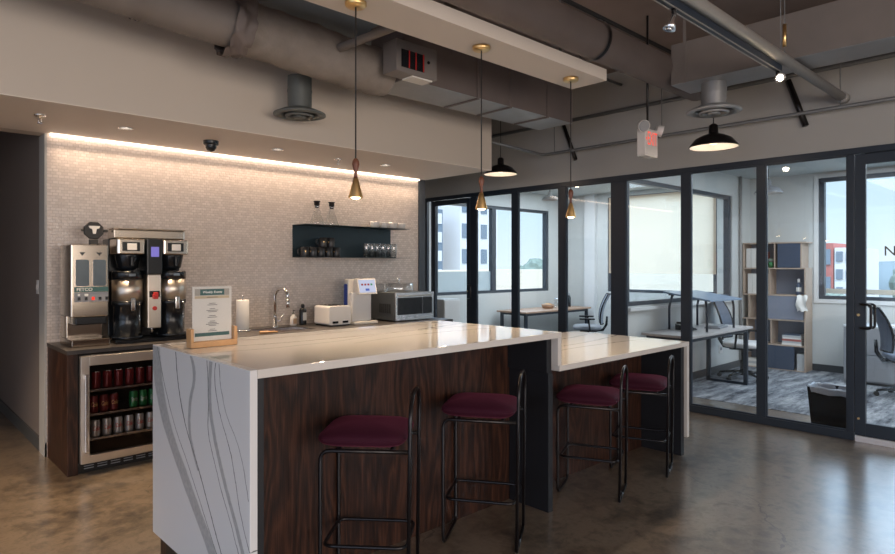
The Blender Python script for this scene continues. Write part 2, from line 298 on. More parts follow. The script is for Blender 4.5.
# ------------------------------------------------------------------ mesh builder
def perp(d):
    d = d.normalized(); a = Vector((0,0,1)) if abs(d.z) < .9 else Vector((1,0,0))
    u = d.cross(a).normalized(); return u, d.cross(u).normalized()
class MB:
    def __init__(s): s.v = []; s.f = []; s.sm = []
    def add(s, vs, fs, smooth=False):
        o = len(s.v); s.v += [tuple(v) for v in vs]; s.f += [tuple(i+o for i in f) for f in fs]; s.sm += [smooth]*len(fs); return s
    def box(s, x0, x1, y0, y1, z0, z1):
        return s.add([(x0,y0,z0),(x1,y0,z0),(x1,y1,z0),(x0,y1,z0),(x0,y0,z1),(x1,y0,z1),(x1,y1,z1),(x0,y1,z1)],
            [(0,3,2,1),(4,5,6,7),(0,1,5,4),(1,2,6,5),(2,3,7,6),(3,0,4,7)])
    def rbox(s, x0, x1, y0, y1, z0, z1, r, axis='z', n=4):
        """box with four rounded edges along an axis"""
        def prof(a0,a1,b0,b1):
            o = []
            for cx, cy, t0 in ((a1-r,b1-r,0),(a0+r,b1-r,pi/2),(a0+r,b0+r,pi),(a1-r,b0+r,1.5*pi)):
                for k in range(n+1): t = t0+k*pi/2/n; o.append((cx+r*math.cos(t), cy+r*math.sin(t)))
            return o
        if axis == 'z': return s.prism([(a,b,z0) for a,b in prof(x0,x1,y0,y1)], (0,0,z1-z0))
        if axis == 'y': return s.prism([(a,y0,b) for a,b in prof(x0,x1,z0,z1)], (0,y1-y0,0))
        return s.prism([(x0,a,b) for a,b in prof(y0,y1,z0,z1)], (x1-x0,0,0))
    def prism(s, pts, d, smooth=False):
        n = len(pts); d = Vector(d); a = [Vector(p) for p in pts]; b = [p+d for p in a]
        nrm = Vector((0,0,0))
        for i in range(n): nrm += a[i].cross(a[(i+1)%n])
        fl = nrm.dot(d) > 0
        side = [(i,(i+1)%n,n+(i+1)%n,n+i) for i in range(n)]
        f0 = tuple(range(n)); f1 = tuple(range(n,2*n))
        fs = side+[f0[::-1], f1] if fl else [q[::-1] for q in side]+[f0, f1[::-1]]
        return s.add(a+b, fs, smooth)
    def tube(s, pts, r, n=10, closed=False, caps=True):
        pts = [Vector(p) for p in pts]; m = len(pts); rr = r if isinstance(r, (list,tuple)) else [r]*m
        tang = []
        for i in range(m):
            if closed: t = pts[(i+1)%m]-pts[i-1]
            else: t = pts[min(i+1,m-1)]-pts[max(i-1,0)]
            tang.append(t.normalized())
        u, w = perp(tang[0]); vs = []; fs = []
        for i in range(m):
            u = (u-tang[i]*u.dot(tang[i])).normalized(); w = tang[i].cross(u)
            for k in range(n): a = 2*pi*k/n; vs.append(pts[i]+(u*math.cos(a)+w*math.sin(a))*rr[i])
        for i in range(m if closed else m-1):
            for k in range(n):
                a = i*n+k; b = i*n+(k+1)%n; c = ((i+1)%m)*n+(k+1)%n; d = ((i+1)%m)*n+k; fs.append((a,b,c,d))
        s.add(vs, fs, True)
        if caps and not closed:
            s.add(vs[:n], [tuple(range(n))[::-1]]); s.add(vs[-n:], [tuple(range(n))])
        return s
    def cyl(s, a, b, r, n=20): return s.tube([a,b], r, n)
    def lathe(s, prof, c=(0,0,0), n=24, smooth=True):
        """prof: list of (radius, z)"""
        vs = []; fs = []; m = len(prof)
        for (r, z) in prof:
            for k in range(n): a = 2*pi*k/n; vs.append((c[0]+r*math.cos(a), c[1]+r*math.sin(a), c[2]+z))
        for i in range(m-1):
            for k in range(n): fs.append((i*n+k, i*n+(k+1)%n, (i+1)*n+(k+1)%n, (i+1)*n+k))
        s.add(vs, fs, smooth); return s
    def squad(s, c, a, b, h, e1=.6, e2=.35, nu=40, nv=18):
        """superquadric cushion"""
        def pw(x, e): return math.copysign(abs(x)**e, x)
        vs = []; fs = []
        for j in range(nv+1):
            v = -pi/2+pi*j/nv; cv = pw(math.cos(v), e1) if 0 < j < nv else 0.0; sv = pw(math.sin(v), e1)
            for i in range(nu):
                u = 2*pi*i/nu; vs.append((c[0]+a*cv*pw(math.cos(u), e2), c[1]+b*cv*pw(math.sin(u), e2), c[2]+h*sv))
        for j in range(nv):
            for i in range(nu): fs.append((j*nu+i, j*nu+(i+1)%nu, (j+1)*nu+(i+1)%nu, (j+1)*nu+i))
        return s.add(vs, fs, True)
    def build(s, name, m, parent=None, loc=(0,0,0), rot=(0,0,0), bevel=0, seg=2, jitter=None):
        me = D.meshes.new(name); me.from_pydata([tuple(v) for v in s.v], [], s.f); me.update()
        me.polygons.foreach_set('use_smooth', s.sm)
        o = D.objects.new(name, me); COL.objects.link(o)
        if m: me.materials.append(m)
        o.location = loc; o.rotation_euler = rot
        if parent: o.parent = parent
        bm = bmesh.new(); bm.from_mesh(me); bmesh.ops.remove_doubles(bm, verts=bm.verts, dist=1e-6); bmesh.ops.recalc_face_normals(bm, faces=bm.faces); bm.to_mesh(me); bm.free()
        if bevel:
            md = o.modifiers.new('bevel', 'BEVEL'); md.width = bevel; md.segments = seg; md.limit_method = 'ANGLE'; md.angle_limit = R(40)
        return o
def fillet(pts, r, n=5, closed=False):
    P = [Vector(p) for p in pts]; out = []; m = len(P)
    for i in range(m):
        if not closed and i in (0, m-1): out.append(P[i]); continue
        a, b, c = P[i-1], P[i], P[(i+1)%m]; d1 = (a-b); d2 = (c-b); q = min(r, d1.length*.49, d2.length*.49); d1.normalize(); d2.normalize()
        p0 = b+d1*q; p2 = b+d2*q
        for k in range(n+1):
            t = k/n; out.append(p0*(1-t)**2 + b*2*t*(1-t) + p2*t*t)
    return out
def tag(o, label, cat=None, group=None, kind=None):
    o['label'] = label
    if cat: o['category'] = cat
    if group: o['group'] = group
    if kind: o['kind'] = kind
    return o
def thing(name, label, cat, loc=(0,0,0), rz=0, group=None, kind=None):
    o = D.objects.new(name, None); COL.objects.link(o); o.location = loc; o.rotation_euler = (0,0,rz); o.empty_display_size = .1
    return tag(o, label, cat, group, kind)
def copy_tree(o, parent=None):
    c = o.copy(); COL.objects.link(c); c.parent = parent
    for ch in [x for x in KIDS.get(o.name, [])]: copy_tree(ch, c)
    return c
KIDS = {}
def index_kids():
    KIDS.clear()
    for o in D.objects:
        if o.parent: KIDS.setdefault(o.parent.name, []).append(o)
def dup(root, loc, rz, label, group=None):
    index_kids(); c = copy_tree(root); c.location = loc; c.rotation_euler = (0,0,rz); c['label'] = label
    if group: c['group'] = group
    return c
def struct(name, mb, m, label, cat, bevel=0):
    o = mb.build(name, m, bevel=bevel); return tag(o, label, cat, None, 'structure')
def text_mesh(name, s, size, m, parent, loc, rot, extrude=.0006, shear=0, wrap_r=None, width=None, bold=0):
    cu = D.curves.new(name, 'FONT'); cu.body = s; cu.size = size; cu.extrude = extrude; cu.align_x = 'CENTER'; cu.align_y = 'CENTER'; cu.shear = shear; cu.offset = bold
    t = D.objects.new('tmp_text', cu); COL.objects.link(t); bpy.context.view_layer.update()
    dg = bpy.context.evaluated_depsgraph_get(); me = D.meshes.new_from_object(t.evaluated_get(dg)); D.objects.remove(t); D.curves.remove(cu)
    if width:
        xs = [v.co.x for v in me.vertices]; k = width/(max(xs)-min(xs))
        for v in me.vertices: v.co.x *= k
    if wrap_r:                      # lettering bent round a can
        for v in me.vertices:
            a = v.co.x/wrap_r; v.co = Vector((wrap_r*math.sin(a), v.co.y, (wrap_r*math.cos(a)-wrap_r)+v.co.z))
    me.materials.clear(); me.materials.append(m); me.name = name
    o = D.objects.new(name, me); COL.objects.link(o); o.parent = parent; o.location = loc; o.rotation_euler = rot
    return o
FY = (pi/2, 0, 0); FX = (pi/2, 0, -pi/2)      # lettering that faces -Y / -X

# ================================================================== THE SETTING
H_CEIL = 3.75; XG = 6.30; XR = 10.05; YM = 5.78; YN = 7.25; ZS = 2.58
struct('floor', MB().box(-4.6,7.0,-4.6,10.1,-.12,0), M['floor'], 'polished brown concrete floor with cracks and scuffs', 'floor')
struct('floor_carpet', MB().box(7.0,10.2,-2.1,7.4,-.12,.004), M['carpet'], 'mottled grey office carpet behind the glass wall', 'carpet')
struct('ceiling', MB().box(-4.6,6.45,-4.6,10.1,H_CEIL,H_CEIL+.12), M['ceiling'], 'dark exposed concrete ceiling with ducts below it', 'ceiling')
struct('ceiling_office', MB().box(6.46,10.2,-2.1,7.4,2.86,2.98), M['office_ceiling'], 'pale grey ceiling of the glass-walled offices', 'ceiling')
struct('wall_mosaic', MB().box(1.08,4.985,YM,YM+.16,0,ZS), M['mosaic'], 'beige mosaic tile wall behind the back counter', 'wall')
struct('trim_1', MB().box(4.985,5.085,YM-.02,YM+.16,0,ZS), M['trim_dark'], 'dark blue-grey corner post at right end of the mosaic wall', 'trim')
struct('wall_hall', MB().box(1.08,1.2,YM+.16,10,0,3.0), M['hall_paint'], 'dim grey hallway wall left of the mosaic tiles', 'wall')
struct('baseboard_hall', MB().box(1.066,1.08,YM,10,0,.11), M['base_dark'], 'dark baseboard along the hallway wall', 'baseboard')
struct('trim_2', MB().box(1.064,1.0795,YM,YM+.2,.0,ZS-.001), M['paint_grey'], 'pale corner bead at left edge of the mosaic wall', 'trim')
struct('wall_soffit', MB().box(-4.6,5.087,4.65,YM,ZS+.006,3.32).box(-4.6,5.087,YM,YM+.16,ZS,3.32), M['paint'], 'wide beige dropped soffit above the back counter', 'wall')
struct('ceiling_soffit_lit', MB().box(-4.6,5.087,4.65,YM,ZS,ZS+.0058), M['paint_bounce_lit'], 'flat soffit underside with recessed lights, painted pale for bounced light', 'ceiling')  # thin slab, bounced light put into its paler paint
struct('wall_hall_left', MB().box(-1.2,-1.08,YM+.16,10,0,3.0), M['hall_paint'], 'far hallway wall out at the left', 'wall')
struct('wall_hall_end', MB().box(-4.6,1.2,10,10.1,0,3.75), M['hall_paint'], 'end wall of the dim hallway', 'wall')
struct('wall_stub', MB().box(-4.6,-1.2,YM,YM+.16,0,ZS), M['paint'], 'beige wall left of the hallway mouth', 'wall')
struct('wall_upper_back', MB().box(1.2,6.3,YN+.01,YN+.13,0,H_CEIL), M['paint_grey'], 'grey wall closing the corridor behind the soffit', 'wall')
struct('wall_glass_header', MB().box(XG,XG+.14,-4.6,YN,2.55,H_CEIL), M['paint_grey'], 'grey wall above the black-framed glass partition', 'wall')
# daylight side of the lounge, behind the camera: two walls with window openings
wl = MB().box(-4.6,-4.5,-4.6,10,0,.6).box(-4.6,-4.5,-4.6,10,2.9,H_CEIL)
for a, b in ((-4.6,-3.6),(-.9,-.3),(2.4,3.0),(5.0,10)): wl.box(-4.6,-4.5,a,b,.6,2.9)
struct('wall_left', wl, M['paint_grey'], 'lounge wall with tall windows behind the viewer on the left', 'wall')
wb = MB().box(-4.5,6.3,-4.6,-4.5,0,.6).box(-4.5,6.3,-4.6,-4.5,2.9,H_CEIL)
for a, b in ((-4.5,-3.4),(-.6,0.2),(3.0,6.3)): wb.box(a,b,-4.6,-4.5,.6,2.9)
struct('wall_back', wb, M['paint_grey'], 'lounge wall with tall windows behind the viewer', 'wall')
# offices
wr = MB().box(XR,XR+.15,-2.1,YN+.15,0,1.04).box(XR,XR+.15,-2.1,YN+.15,2.78,2.98)
for a, b in ((-2.1,.2),(2.80,4.26),(6.28,YN+.15)): wr.box(XR,XR+.15,a,b,1.04,2.78)
struct('wall_right', wr, M['paint_office'], 'pale grey outer wall of the offices', 'wall')
wf = MB().box(XG,XR,YN,YN+.15,0,1.04).box(XG,XR,YN,YN+.15,2.56,2.98)
for a, b in ((XG,6.62),(9.55,XR)): wf.box(a,b,YN,YN+.15,1.04,2.56)
struct('wall_far', wf, M['paint_office'], 'outer wall of the far left office below and beside its windows', 'wall')
wp = MB().box(XG+.03,XR,3.745,3.86,0,1.05).box(XG+.03,XR,3.745,3.86,2.55,2.86)
for a, b in ((XG+.03,6.42),(9.36,XR)): wp.box(a,b,3.745,3.86,1.05,2.55)
struct('wall_partition', wp, M['paint_office'], 'partition wall between the two offices below an inner window', 'wall')
struct('wall_office_near', MB().box(XG+.1,XR,-2.1,-2.0,0,2.86), M['paint_office'], 'near end wall of the right office', 'wall')
struct('baseboard_office', MB().box(XR-.014,XR,-2.0,3.73,0,.10).box(XG+.2,XR-.02,3.731,3.745,0,.10), M['base_dark'], 'dark baseboard round the right office', 'baseboard')
struct('trim_3', MB().box(XR-.10,XR,6.5,6.72,0,2.86), M['paint_white'], 'slim white pilaster on the far office wall', 'trim')
struct('ground', MB().box(12,260,-120,220,-6.2,-6.0), M['ground'], 'distant ground far below the office windows', 'ground')

# ---- glass partition: black framed panes and doors
struct('trim_4', MB().box(XG-.02,XG+.025,-4.5,YN,2.495,2.55), M['frame_black'], 'black head rail along the top of the glass partition', 'trim', .003)
struct('trim_5', MB().box(XG-.02,XG+.025,1.475,6.04,0,.07).box(XG-.02,XG+.025,-4.5,.45,0,.07), M['frame_black'], 'black sill rail along the foot of the glass partition', 'trim', .003)
mull = [(7.165,7.075),(6.15,6.035),(5.385,5.275),(4.625,4.51),(3.88,3.69),(3.04,2.94),(2.28,2.20),(1.528,1.472)]
for i, (a, b) in enumerate(mull):
    nm = ['far left end of the glass partition', 'right of the far glass door', 'second post right of the far glass door', 'left of the wide black post',
          'wide black post where the office partition meets the glass', 'first slim post right of the wide black post', 'second slim post right of the wide black post', 'beside the lettered glass door'][i]
    struct('trim_%d' % (6+i), MB().box(XG-.02,XG+.025,b,a,.07,2.495), M['frame_black'], 'black upright frame post, ' + nm, 'trim', .003)
for i in range(7):
    if i == 0: continue
    y1, y0 = mull[i][1], mull[i+1][0]
    w = thing('window_%d' % i, 'clear glass partition pane number %s from the far glass door' % ['', 'one','two','three','four','five','six'][i], 'window', (XG+.004,(y0+y1)/2,0), kind='structure')
    hw = (y1-y0)/2
    MB().box(-.004,.004,-hw,hw,.085,2.480).build('glass_pane', M['pane'], w)
    b = .008
    MB().box(-.014,.014,-hw,-hw+b,.07,2.495).box(-.014,.014,hw-b,hw,.07,2.495).box(-.014,.014,-hw+b,hw-b,.07,.085).box(-.014,.014,-hw+b,hw-b,2.480,2.495).build('glazing_bead', M['frame_black'], w)
w = thing('window_7', 'clear glass partition pane beyond the lettered door', 'window', (XG+.004,-2.02,0), kind='structure')
MB().box(-.004,.004,-2.45,2.45,.07,2.495).build('glass_pane', M['pane'], w)
def door(name, label, y0, y1, z0, z1, stile, railb, railt, hy, hz0, hz1, letter=False):
    d = thing(name, label, 'door', (XG+.002,(y0+y1)/2,0), kind='structure'); h = (y1-y0)/2
    MB().box(-.022,.022,-h,-h+stile,z0,z1).box(-.022,.022,h-stile,h,z0,z1).box(-.022,.022,-h+stile,h-stile,z0,z0+railb).box(-.022,.022,-h+stile,h-stile,z1-railt,z1).build('frame', M['frame_black'], d, bevel=.003)
    MB().box(-.004,.004,-h+stile,h-stile,z0+railb,z1-railt).build('glass_pane', M['pane'], d)
    y = hy-(y0+y1)/2
    for sx in (-1, 1):
        hb = MB(); hb.tube(fillet([(sx*.022,y,hz0),(sx*.055,y-.01,hz0),(sx*.065,y-.085,hz0),(sx*.065,y-.085,hz1),(sx*.055,y-.01,hz1),(sx*.022,y,hz1)], .025), .011, 10); hb.build('handle', M['metal_black'], d)
    MB().cyl((-.022,y+.015,(hz0+hz1)/2+.01),(-.030,y+.015,(hz0+hz1)/2+.01),.012,14).cyl((-.022,y+.015,.2),(-.028,y+.015,.2),.010,14).build('lock', M['brass'], d)
    return d
dr = door('door_1', 'black framed glass door with a D handle and a letter on it', .50, 1.468, .055, 2.49, .078, .112, .09, 1.425, .985, 1.19)
text_mesh('lettering', 'N', .118, M['ink'], dr, (-.006, 1.217-(.50+1.468)/2, 1.645), FX)
struct('trim_14', MB().box(XG-.03,XG+.10,.50,1.465,0,.05), M['rug_strip'], 'pale threshold strip under the lettered glass door', 'trim')
struct('trim_15', MB().box(XG-.02,XG+.025,.43,.498,0,2.495), M['frame_black'], 'black door post right of the lettered door', 'trim')
door('door_2', 'far black framed glass door beside the dark corner post', 6.16, 6.95, .02, 2.485, .06, .10, .07, 6.19, 1.045, 1.245)
struct('trim_16', MB().box(XG-.02,XG+.025,6.958,7.06,0,.07).box(XG-.01,XG+.02,6.962,6.99,.07,2.495), M['frame_black'], 'black hinge jamb of the far glass door', 'trim')
# ---- outer windows
def ext_window(name, label, axis, p, a0, a1, z0, z1, bars=(), trim_m='trim_dark', outer=None, sill=True):
    w = thing(name, label, 'window', (0,0,0), kind='structure')
    def bx(mb, u0, u1, d0, d1, za, zb):
        if axis == 'X': mb.box(p+d0, p+d1, u0, u1, za, zb)
        else: mb.box(u0, u1, p+d0, p+d1, za, zb)
        return mb
    f = MB(); t = .07
    bx(f,a0,a0+t,.02,.10,z0,z1); bx(f,a1-t,a1,.02,.10,z0,z1); bx(f,a0+t,a1-t,.02,.10,z0,z0+.05); bx(f,a0+t,a1-t,.02,.10,z1-.05,z1)
    for b in bars: bx(f,b-.05,b+.05,.02,.10,z0+.05,z1-.05)
    f.build('frame', M[trim_m], w)
    g = MB(); bx(g,a0+t,a1-t,.055,.065,z0+.05,z1-.05); g.build('glass_pane', M['ext_pane'], w)
    if outer:
        o = MB(); e = .055
        bx(o,a0-e,a0,-.015,.0,z0-e,z1+e); bx(o,a1,a1+e,-.015,.0,z0-e,z1+e); bx(o,a0,a1,-.015,.0,z0-e,z0); bx(o,a0,a1,-.015,.0,z1,z1+e); o.build('casing', M[outer], w)
    if sill:
        o = MB(); bx(o,a0-.04,a1+.04,-.06,-.016,z0-.05,z0-.015); o.build('sill', M['paint_white'], w)
    return w
w = ext_window('window_8', 'large outer window with white casing in the right office', 'X', XR, .2, 2.80, 1.04, 2.78, outer='paint_white', sill=False)
MB().box(XR-.05,XR+.01,.25,2.76,2.715,2.775).build('shade_roller', M['trim_dark'], w)
MB().box(XR+.10,XR+.12,.27,2.73,1.12,1.19).build('shade_hem', M['parapet'], w)
w = ext_window('window_9', 'outer window with a drawn beige shade in the far left office', 'X', XR, 4.26, 6.28, 1.04, 2.78, sill=False)
MB().add([(XR+.01,4.28,1.38),(XR+.01,6.26,1.38),(XR+.01,6.26,2.77),(XR+.01,4.28,2.77)],[(0,1,2,3)]).build('roller_shade', M['shade'], w)
w = ext_window('window_10', 'far outer windows of the left office facing the white building', 'Y', YN, 6.62, 9.55, 1.04, 2.56, bars=(8.02,), sill=False)
MB().box(6.70,7.95,YN+.045,YN+.049,1.09,1.42).build('privacy_film', M['frost'], w)
w = ext_window('window_11', 'inner window with a dark frame in the partition between the offices', 'Y', 3.745, 6.42, 9.36, 1.05, 2.55, sill=True)

# ---- exterior
def facade(name, label, m, x0, x1, y0, y1, z0, z1, face, cols, rows, wm):
    t = thing(name, label, 'building', ((x0+x1)/2,(y0+y1)/2,z0)); cx, cy = (x0+x1)/2, (y0+y1)/2
    MB().box(x0-cx,x1-cx,y0-cy,y1-cy,0,z1-z0).build('walls', m, t)
    for r in range(rows):
        for c in range(cols):
            zc = (r+.5)/rows*(z1-z0); hh = (z1-z0)/rows*.28
            if face == 'Y':
                u = x0-cx+(c+.5)/cols*(x1-x0); hw = (x1-x0)/cols*.32; MB().box(u-hw,u+hw,y0-cy-.1,y0-cy-.01,zc-hh,zc+hh).build('window_band', wm, t)
            else:
                u = y0-cy+(c+.5)/cols*(y1-y0); hw = (y1-y0)/cols*.32; MB().box(x0-cx-.1,x0-cx-.01,u-hw,u+hw,zc-hh,zc+hh).build('window_band', wm, t)
    return t
facade('office_building', 'white building with window rows outside the far left windows', M['bld_white'], 59.3, 66.8, 60, 68, -6, 15, 'Y', 4, 6, M['bld_glass'])
facade('glass_tower', 'grey tower with dark windows left of the white building', M['bld_glass'], 54.2, 57.0, 61, 66, -6, 9, 'Y', 2, 6, M['bld_white'])
facade('brick_building', 'red brick building outside the right office window', M['brick_red'], 60, 66, 15.6, 16.6, -6, 3.4, 'X', 1, 4, M['bld_glass'])
facade('white_block', 'pale block with a window grid beside the red brick building', M['bld_white'], 60, 68, 14.0, 15.5, -6, 3.0, 'X', 2, 6, M['bld_glass'])
tag(MB().box(6.0,40,13,13.6,-6,1.38).build('parapet_wall', M['parapet']), 'sunlit beige parapet wall outside the far windows', 'wall')
def blob_tree(label, x, y, top, r, seed):
    rnd = random.Random(seed); t = thing('tree', label, 'tree', (x,y,-6))
    bm = bmesh.new()
    for k in range(7):
        q = bmesh.ops.create_icosphere(bm, subdivisions=3, radius=r*rnd.uniform(.5,.75))['verts']
        off = Vector((rnd.uniform(-.6,.6)*r, rnd.uniform(-.6,.6)*r, top+6-r*rnd.uniform(.6,1.3)))
        for v in q: v.co = v.co*(1+rnd.uniform(-.12,.12))+off
    me = D.meshes.new('crown'); bm.to_mesh(me); bm.free(); o = D.objects.new('crown', me); COL.objects.link(o); me.materials.append(M['leaf']); o.parent = t
    MB().lathe([(.3,0),(.22,top+6-r)], n=8).build('trunk', M['walnut'], t); return t
hv = []; hf = []
for i in range(41):
    y = -60+i*4.5; zt = 4.0+1.6*math.sin(i*.55)+.9*math.sin(i*1.3+1); hv += [(190,y,-6),(190,y,zt),(225,y,-6)]
for i in range(40):
    a = i*3; hf += [(a,a+1,a+4,a+3),(a+1,a+2,a+5,a+4)]
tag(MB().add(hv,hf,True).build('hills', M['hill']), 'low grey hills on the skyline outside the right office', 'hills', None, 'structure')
spots = [(126,98,2.6,5.2),(139,99,2.9,5.4),(154,104,3.0,5.6),(168,104,3.1,5.8),(49,57,1.9,2.4)]
for i, (x, y, z, r) in enumerate(spots):
    blob_tree(['dark tree just right of the white building','second tree in the row right of the white building','third tree in the row right of the white building','tree at the right end of the row beyond the far windows','tree left of the grey tower beyond the far windows'][i], x, y, z, r, i)
for i, (x, y, z, r) in enumerate([(48,11.9,-.4,1.6),(52,13.4,-.2,1.7),(58,9.4,1.6,2.2),(62,5.5,1.8,2.6)]):
    blob_tree(['leafy tree low in front of the pale block','leafy tree before the red brick building','tree on the skyline behind the lettered door','rightmost tree on the skyline outside the right office'][i], x, y, z, r, 20+i)

# ================================================================== CEILING SERVICES
bm_ = thing('ceiling_beam', 'long beige beam with three brass pendants hanging below it', 'beam', (1.3,2.855,2.99))
MB().box(-4.3,2.99,-.165,.165,0,.09).build('beam_box', M['paint_bounce_lit'], bm_)
MB().cyl((-2.0,0,.09),(-2.0,0,.76),.008,8).cyl((2.6,0,.09),(2.6,0,.76),.008,8).cyl((.6,0,.09),(.6,0,.76),.008,8).build('hanger_rod', M['pipe'], bm_)
def pendant(x, label):
    t = thing('pendant_lamp', label, 'pendant lamp', (x,2.845,1.895), 0, 'brass pendants over the island')
    MB().lathe([(.0,1.094),(.060,1.094),(.060,1.076),(.052,1.068),(.0,1.066)], n=28).build('canopy', M['brass'], t)
    MB().cyl((0,0,.22),(0,0,1.07),.0042,8).build('cord', M['black_matte'], t)
    MB().lathe([(.0,.228),(.010,.226),(.018,.212),(.0205,.195),(.017,.178),(.0105,.155),(.0085,.138),(.010,.122),(.013,.115)], n=24).build('wooden_neck', M['walnut'], t)
    MB().lathe([(.0,.118),(.013,.117),(.020,.09),(.041,.012),(.041,.008),(.037,.008),(.018,.085),(.0,.10)], n=28).build('cone_shade', M['brass'], t)
    MB().lathe([(.0,.0),(.015,.002),(.026,.010),(.029,.020),(.022,.036),(.012,.05),(.0,.052)], n=20).build('bulb', M['bulb'], t)
    l = D.lights.new('pendant_light', 'SPOT'); l.energy = 34; l.color = (1,.75,.5); l.spot_size = R(120); l.spot_blend = .6; l.shadow_soft_size = .03
    o = D.objects.new('pendant_light', l); COL.objects.link(o); o.location = (x,2.845,1.885)
pendant(1.997, 'brass cone pendant lamp nearest, in front of the mosaic wall')
pendant(3.012, 'middle brass cone pendant lamp, over the high end of the island')
pendant(4.027, 'brass cone pendant lamp furthest right, over the lower counter')

# round duct wrapped in insulation above the soffit
t = thing('round_duct', 'round wrapped duct along the soffit beside the control box', 'duct', (0,3.95,3.24)); t.rotation_euler = (0,.062,0)
def tube_x(x0, x1, r, rings, nseg, fn=None):
    mb = MB(); vs = []; fs = []
    for i in range(rings+1):
        x = x0+(x1-x0)*i/rings
        for k in range(nseg):
            a = 2*pi*k/nseg; rr = r+(fn(x,a) if fn else 0); vs.append((x, rr*math.cos(a), rr*math.sin(a)))
    for i in range(rings):
        for k in range(nseg): fs.append((i*nseg+k, i*nseg+(k+1)%nseg, (i+1)*nseg+(k+1)%nseg, (i+1)*nseg+k))
    return mb.add(vs, fs, True)
mt = tube_x(-1.5, 1.85, .165, 6, 40)
for xs in (1.19, 1.22): mt.add(*(lambda q: (q.v, q.f, True))(tube_x(xs, xs+.012, .172, 1, 40)))
mt.build('metal_section', M['duct_paint'], t)
wr_ = random.Random(3); ph = [wr_.uniform(0,6.28) for _ in range(12)]
def wrinkle(x, a):
    e = max(0, (x-2.45)/.5); s = .004*math.sin(9*x+2*a+ph[0])+.003*math.sin(23*x-3*a+ph[1])+.002*math.sin(41*x+5*a)
    return s + e*(.020*math.sin(30*x+1.5*math.sin(2*a)+ph[2])*(.5+.5*math.sin(a+1)) ) - .02*max(0,(x-2.85)/.25)
tube_x(1.84, 3.06, .182, 70, 56, wrinkle).build('insulation_wrap', M['wrap'], t)
cr = random.Random(5); cv = [[cr.uniform(-.020,.030) for k in range(40)] for i in range(5)]
def crumple(x, a): return cv[min(4,int((x-1.74)/.13*5))][int(a/(2*pi)*40)%40]
tube_x(1.74, 1.87, .198, 6, 40, crumple).build('collar', M['duct_dark'], t)
rd = thing('round_duct', 'smaller dark round duct behind and above the wrapped duct', 'duct', (0,4.30,3.52)); tube_x(-1.5, 5.2, .13, 4, 28).build('tube_body', M['duct_blue'], rd)
for x in (.4,2.6,4.6): MB().box(x-.012,x+.012,-.004,.004,.125,.229).build('hanger_strap', M['duct_dark'], rd)

t = thing('rectangular_duct', 'rectangular grey trunk duct above right end of the soffit', 'duct', (4.18,3.925,2.98))
MB().box(-1.12,1.10,-.215,.215,0,.50).build('trunk', M['duct_dark'], t, bevel=.004)
MB().box(-1.1,1.098,-.217,.217,-.004,-.001).build('bottom_panel', M['duct_light'], t)
for x in (-.30,.13,.68): MB().box(x-.012,x+.012,-.227,-.2155,-.016,.5).box(x-.012,x+.012,-.2155,.2,-.016,-.0045).build('flange_seam', M['duct_dark'], t)
for x in (-.6,.9): MB().box(x-.012,x+.012,-.221,-.2155,.3,.769).build('hanger_strap', M['duct_dark'], t)
t = thing('control_box', 'grey air control box with red striped panel below the beam', 'control box', (3.04,3.614,2.955))
MB().box(-.20,.20,-.08,.08,0,.235).build('housing', M['duct_paint'], t, bevel=.004)
MB().box(-.03,.17,-.06,.06,-.012,-.0005).build('lit_underside_plate', M['paper'], t)  # white sheet stands in for light on the box underside
pl = MB().box(-.155,.065,-.087,-.0805,.035,.165).build('panel', M['black_plastic'], t)
for x in (-.085,-.02,.055): MB().box(x-.004,x+.004,-.092,-.0875,.035,.168).build('red_strip', M['red'], t)
MB().cyl((.11,-.0805,.12),(.11,-.087,.12),.012,14).build('knob', M['black_plastic'], t)
tag(MB().tube(fillet([(2.50,3.77,3.09),(2.94,2.95,3.31)], .1), .030, 12).build('strut_pipe', M['wrap']), 'slanting brown pipe between the wrapped duct and the beam', 'pipe')

def round_diffuser(label, x, y, z, r, top, group=None, m='duct_paint'):
    t = thing('ceiling_diffuser', label, 'air diffuser', (x,y,z))
    MB().lathe([(r*.66,.030),(r*.70,.008),(r*.80,-.002),(r,.008),(r*.99,.018),(r*.70,.045),(r*.47,.062)], n=40).build('outer_ring', M[m], t)
    MB().lathe([(0,-.014),(r*.20,-.016),(r*.27,-.002),(0,.012)], n=32).build('inner_cone', M[m], t)
    MB().lathe([(r*.36,.022),(r*.40,-.006),(r*.52,-.012),(r*.56,.004),(r*.40,.026),(r*.36,.022)], n=36).build('middle_ring', M[m], t)
    MB().lathe([(r*.45,.048),(0,.050)], n=32).build('throat_shade', M['satin_black'], t)  # black disc puts the shade inside the neck into colour
    MB().lathe([(r*.46,.05),(r*.46,top-z)], n=32).lathe([(r*.47,(top-z)*.6),(r*.475,(top-z)*.6+.01),(r*.47,(top-z)*.6+.02)], n=32).build('neck', M[m], t)
    return t
round_diffuser('round grey air diffuser hanging below the wrapped duct', 2.53, 4.37, 2.71, .205, 3.02, m='diffuser_grey')
round_diffuser('round air diffuser below the big duct, over the dome lamp', 5.13, 2.20, 2.79, .215, 3.035, m='duct_light')

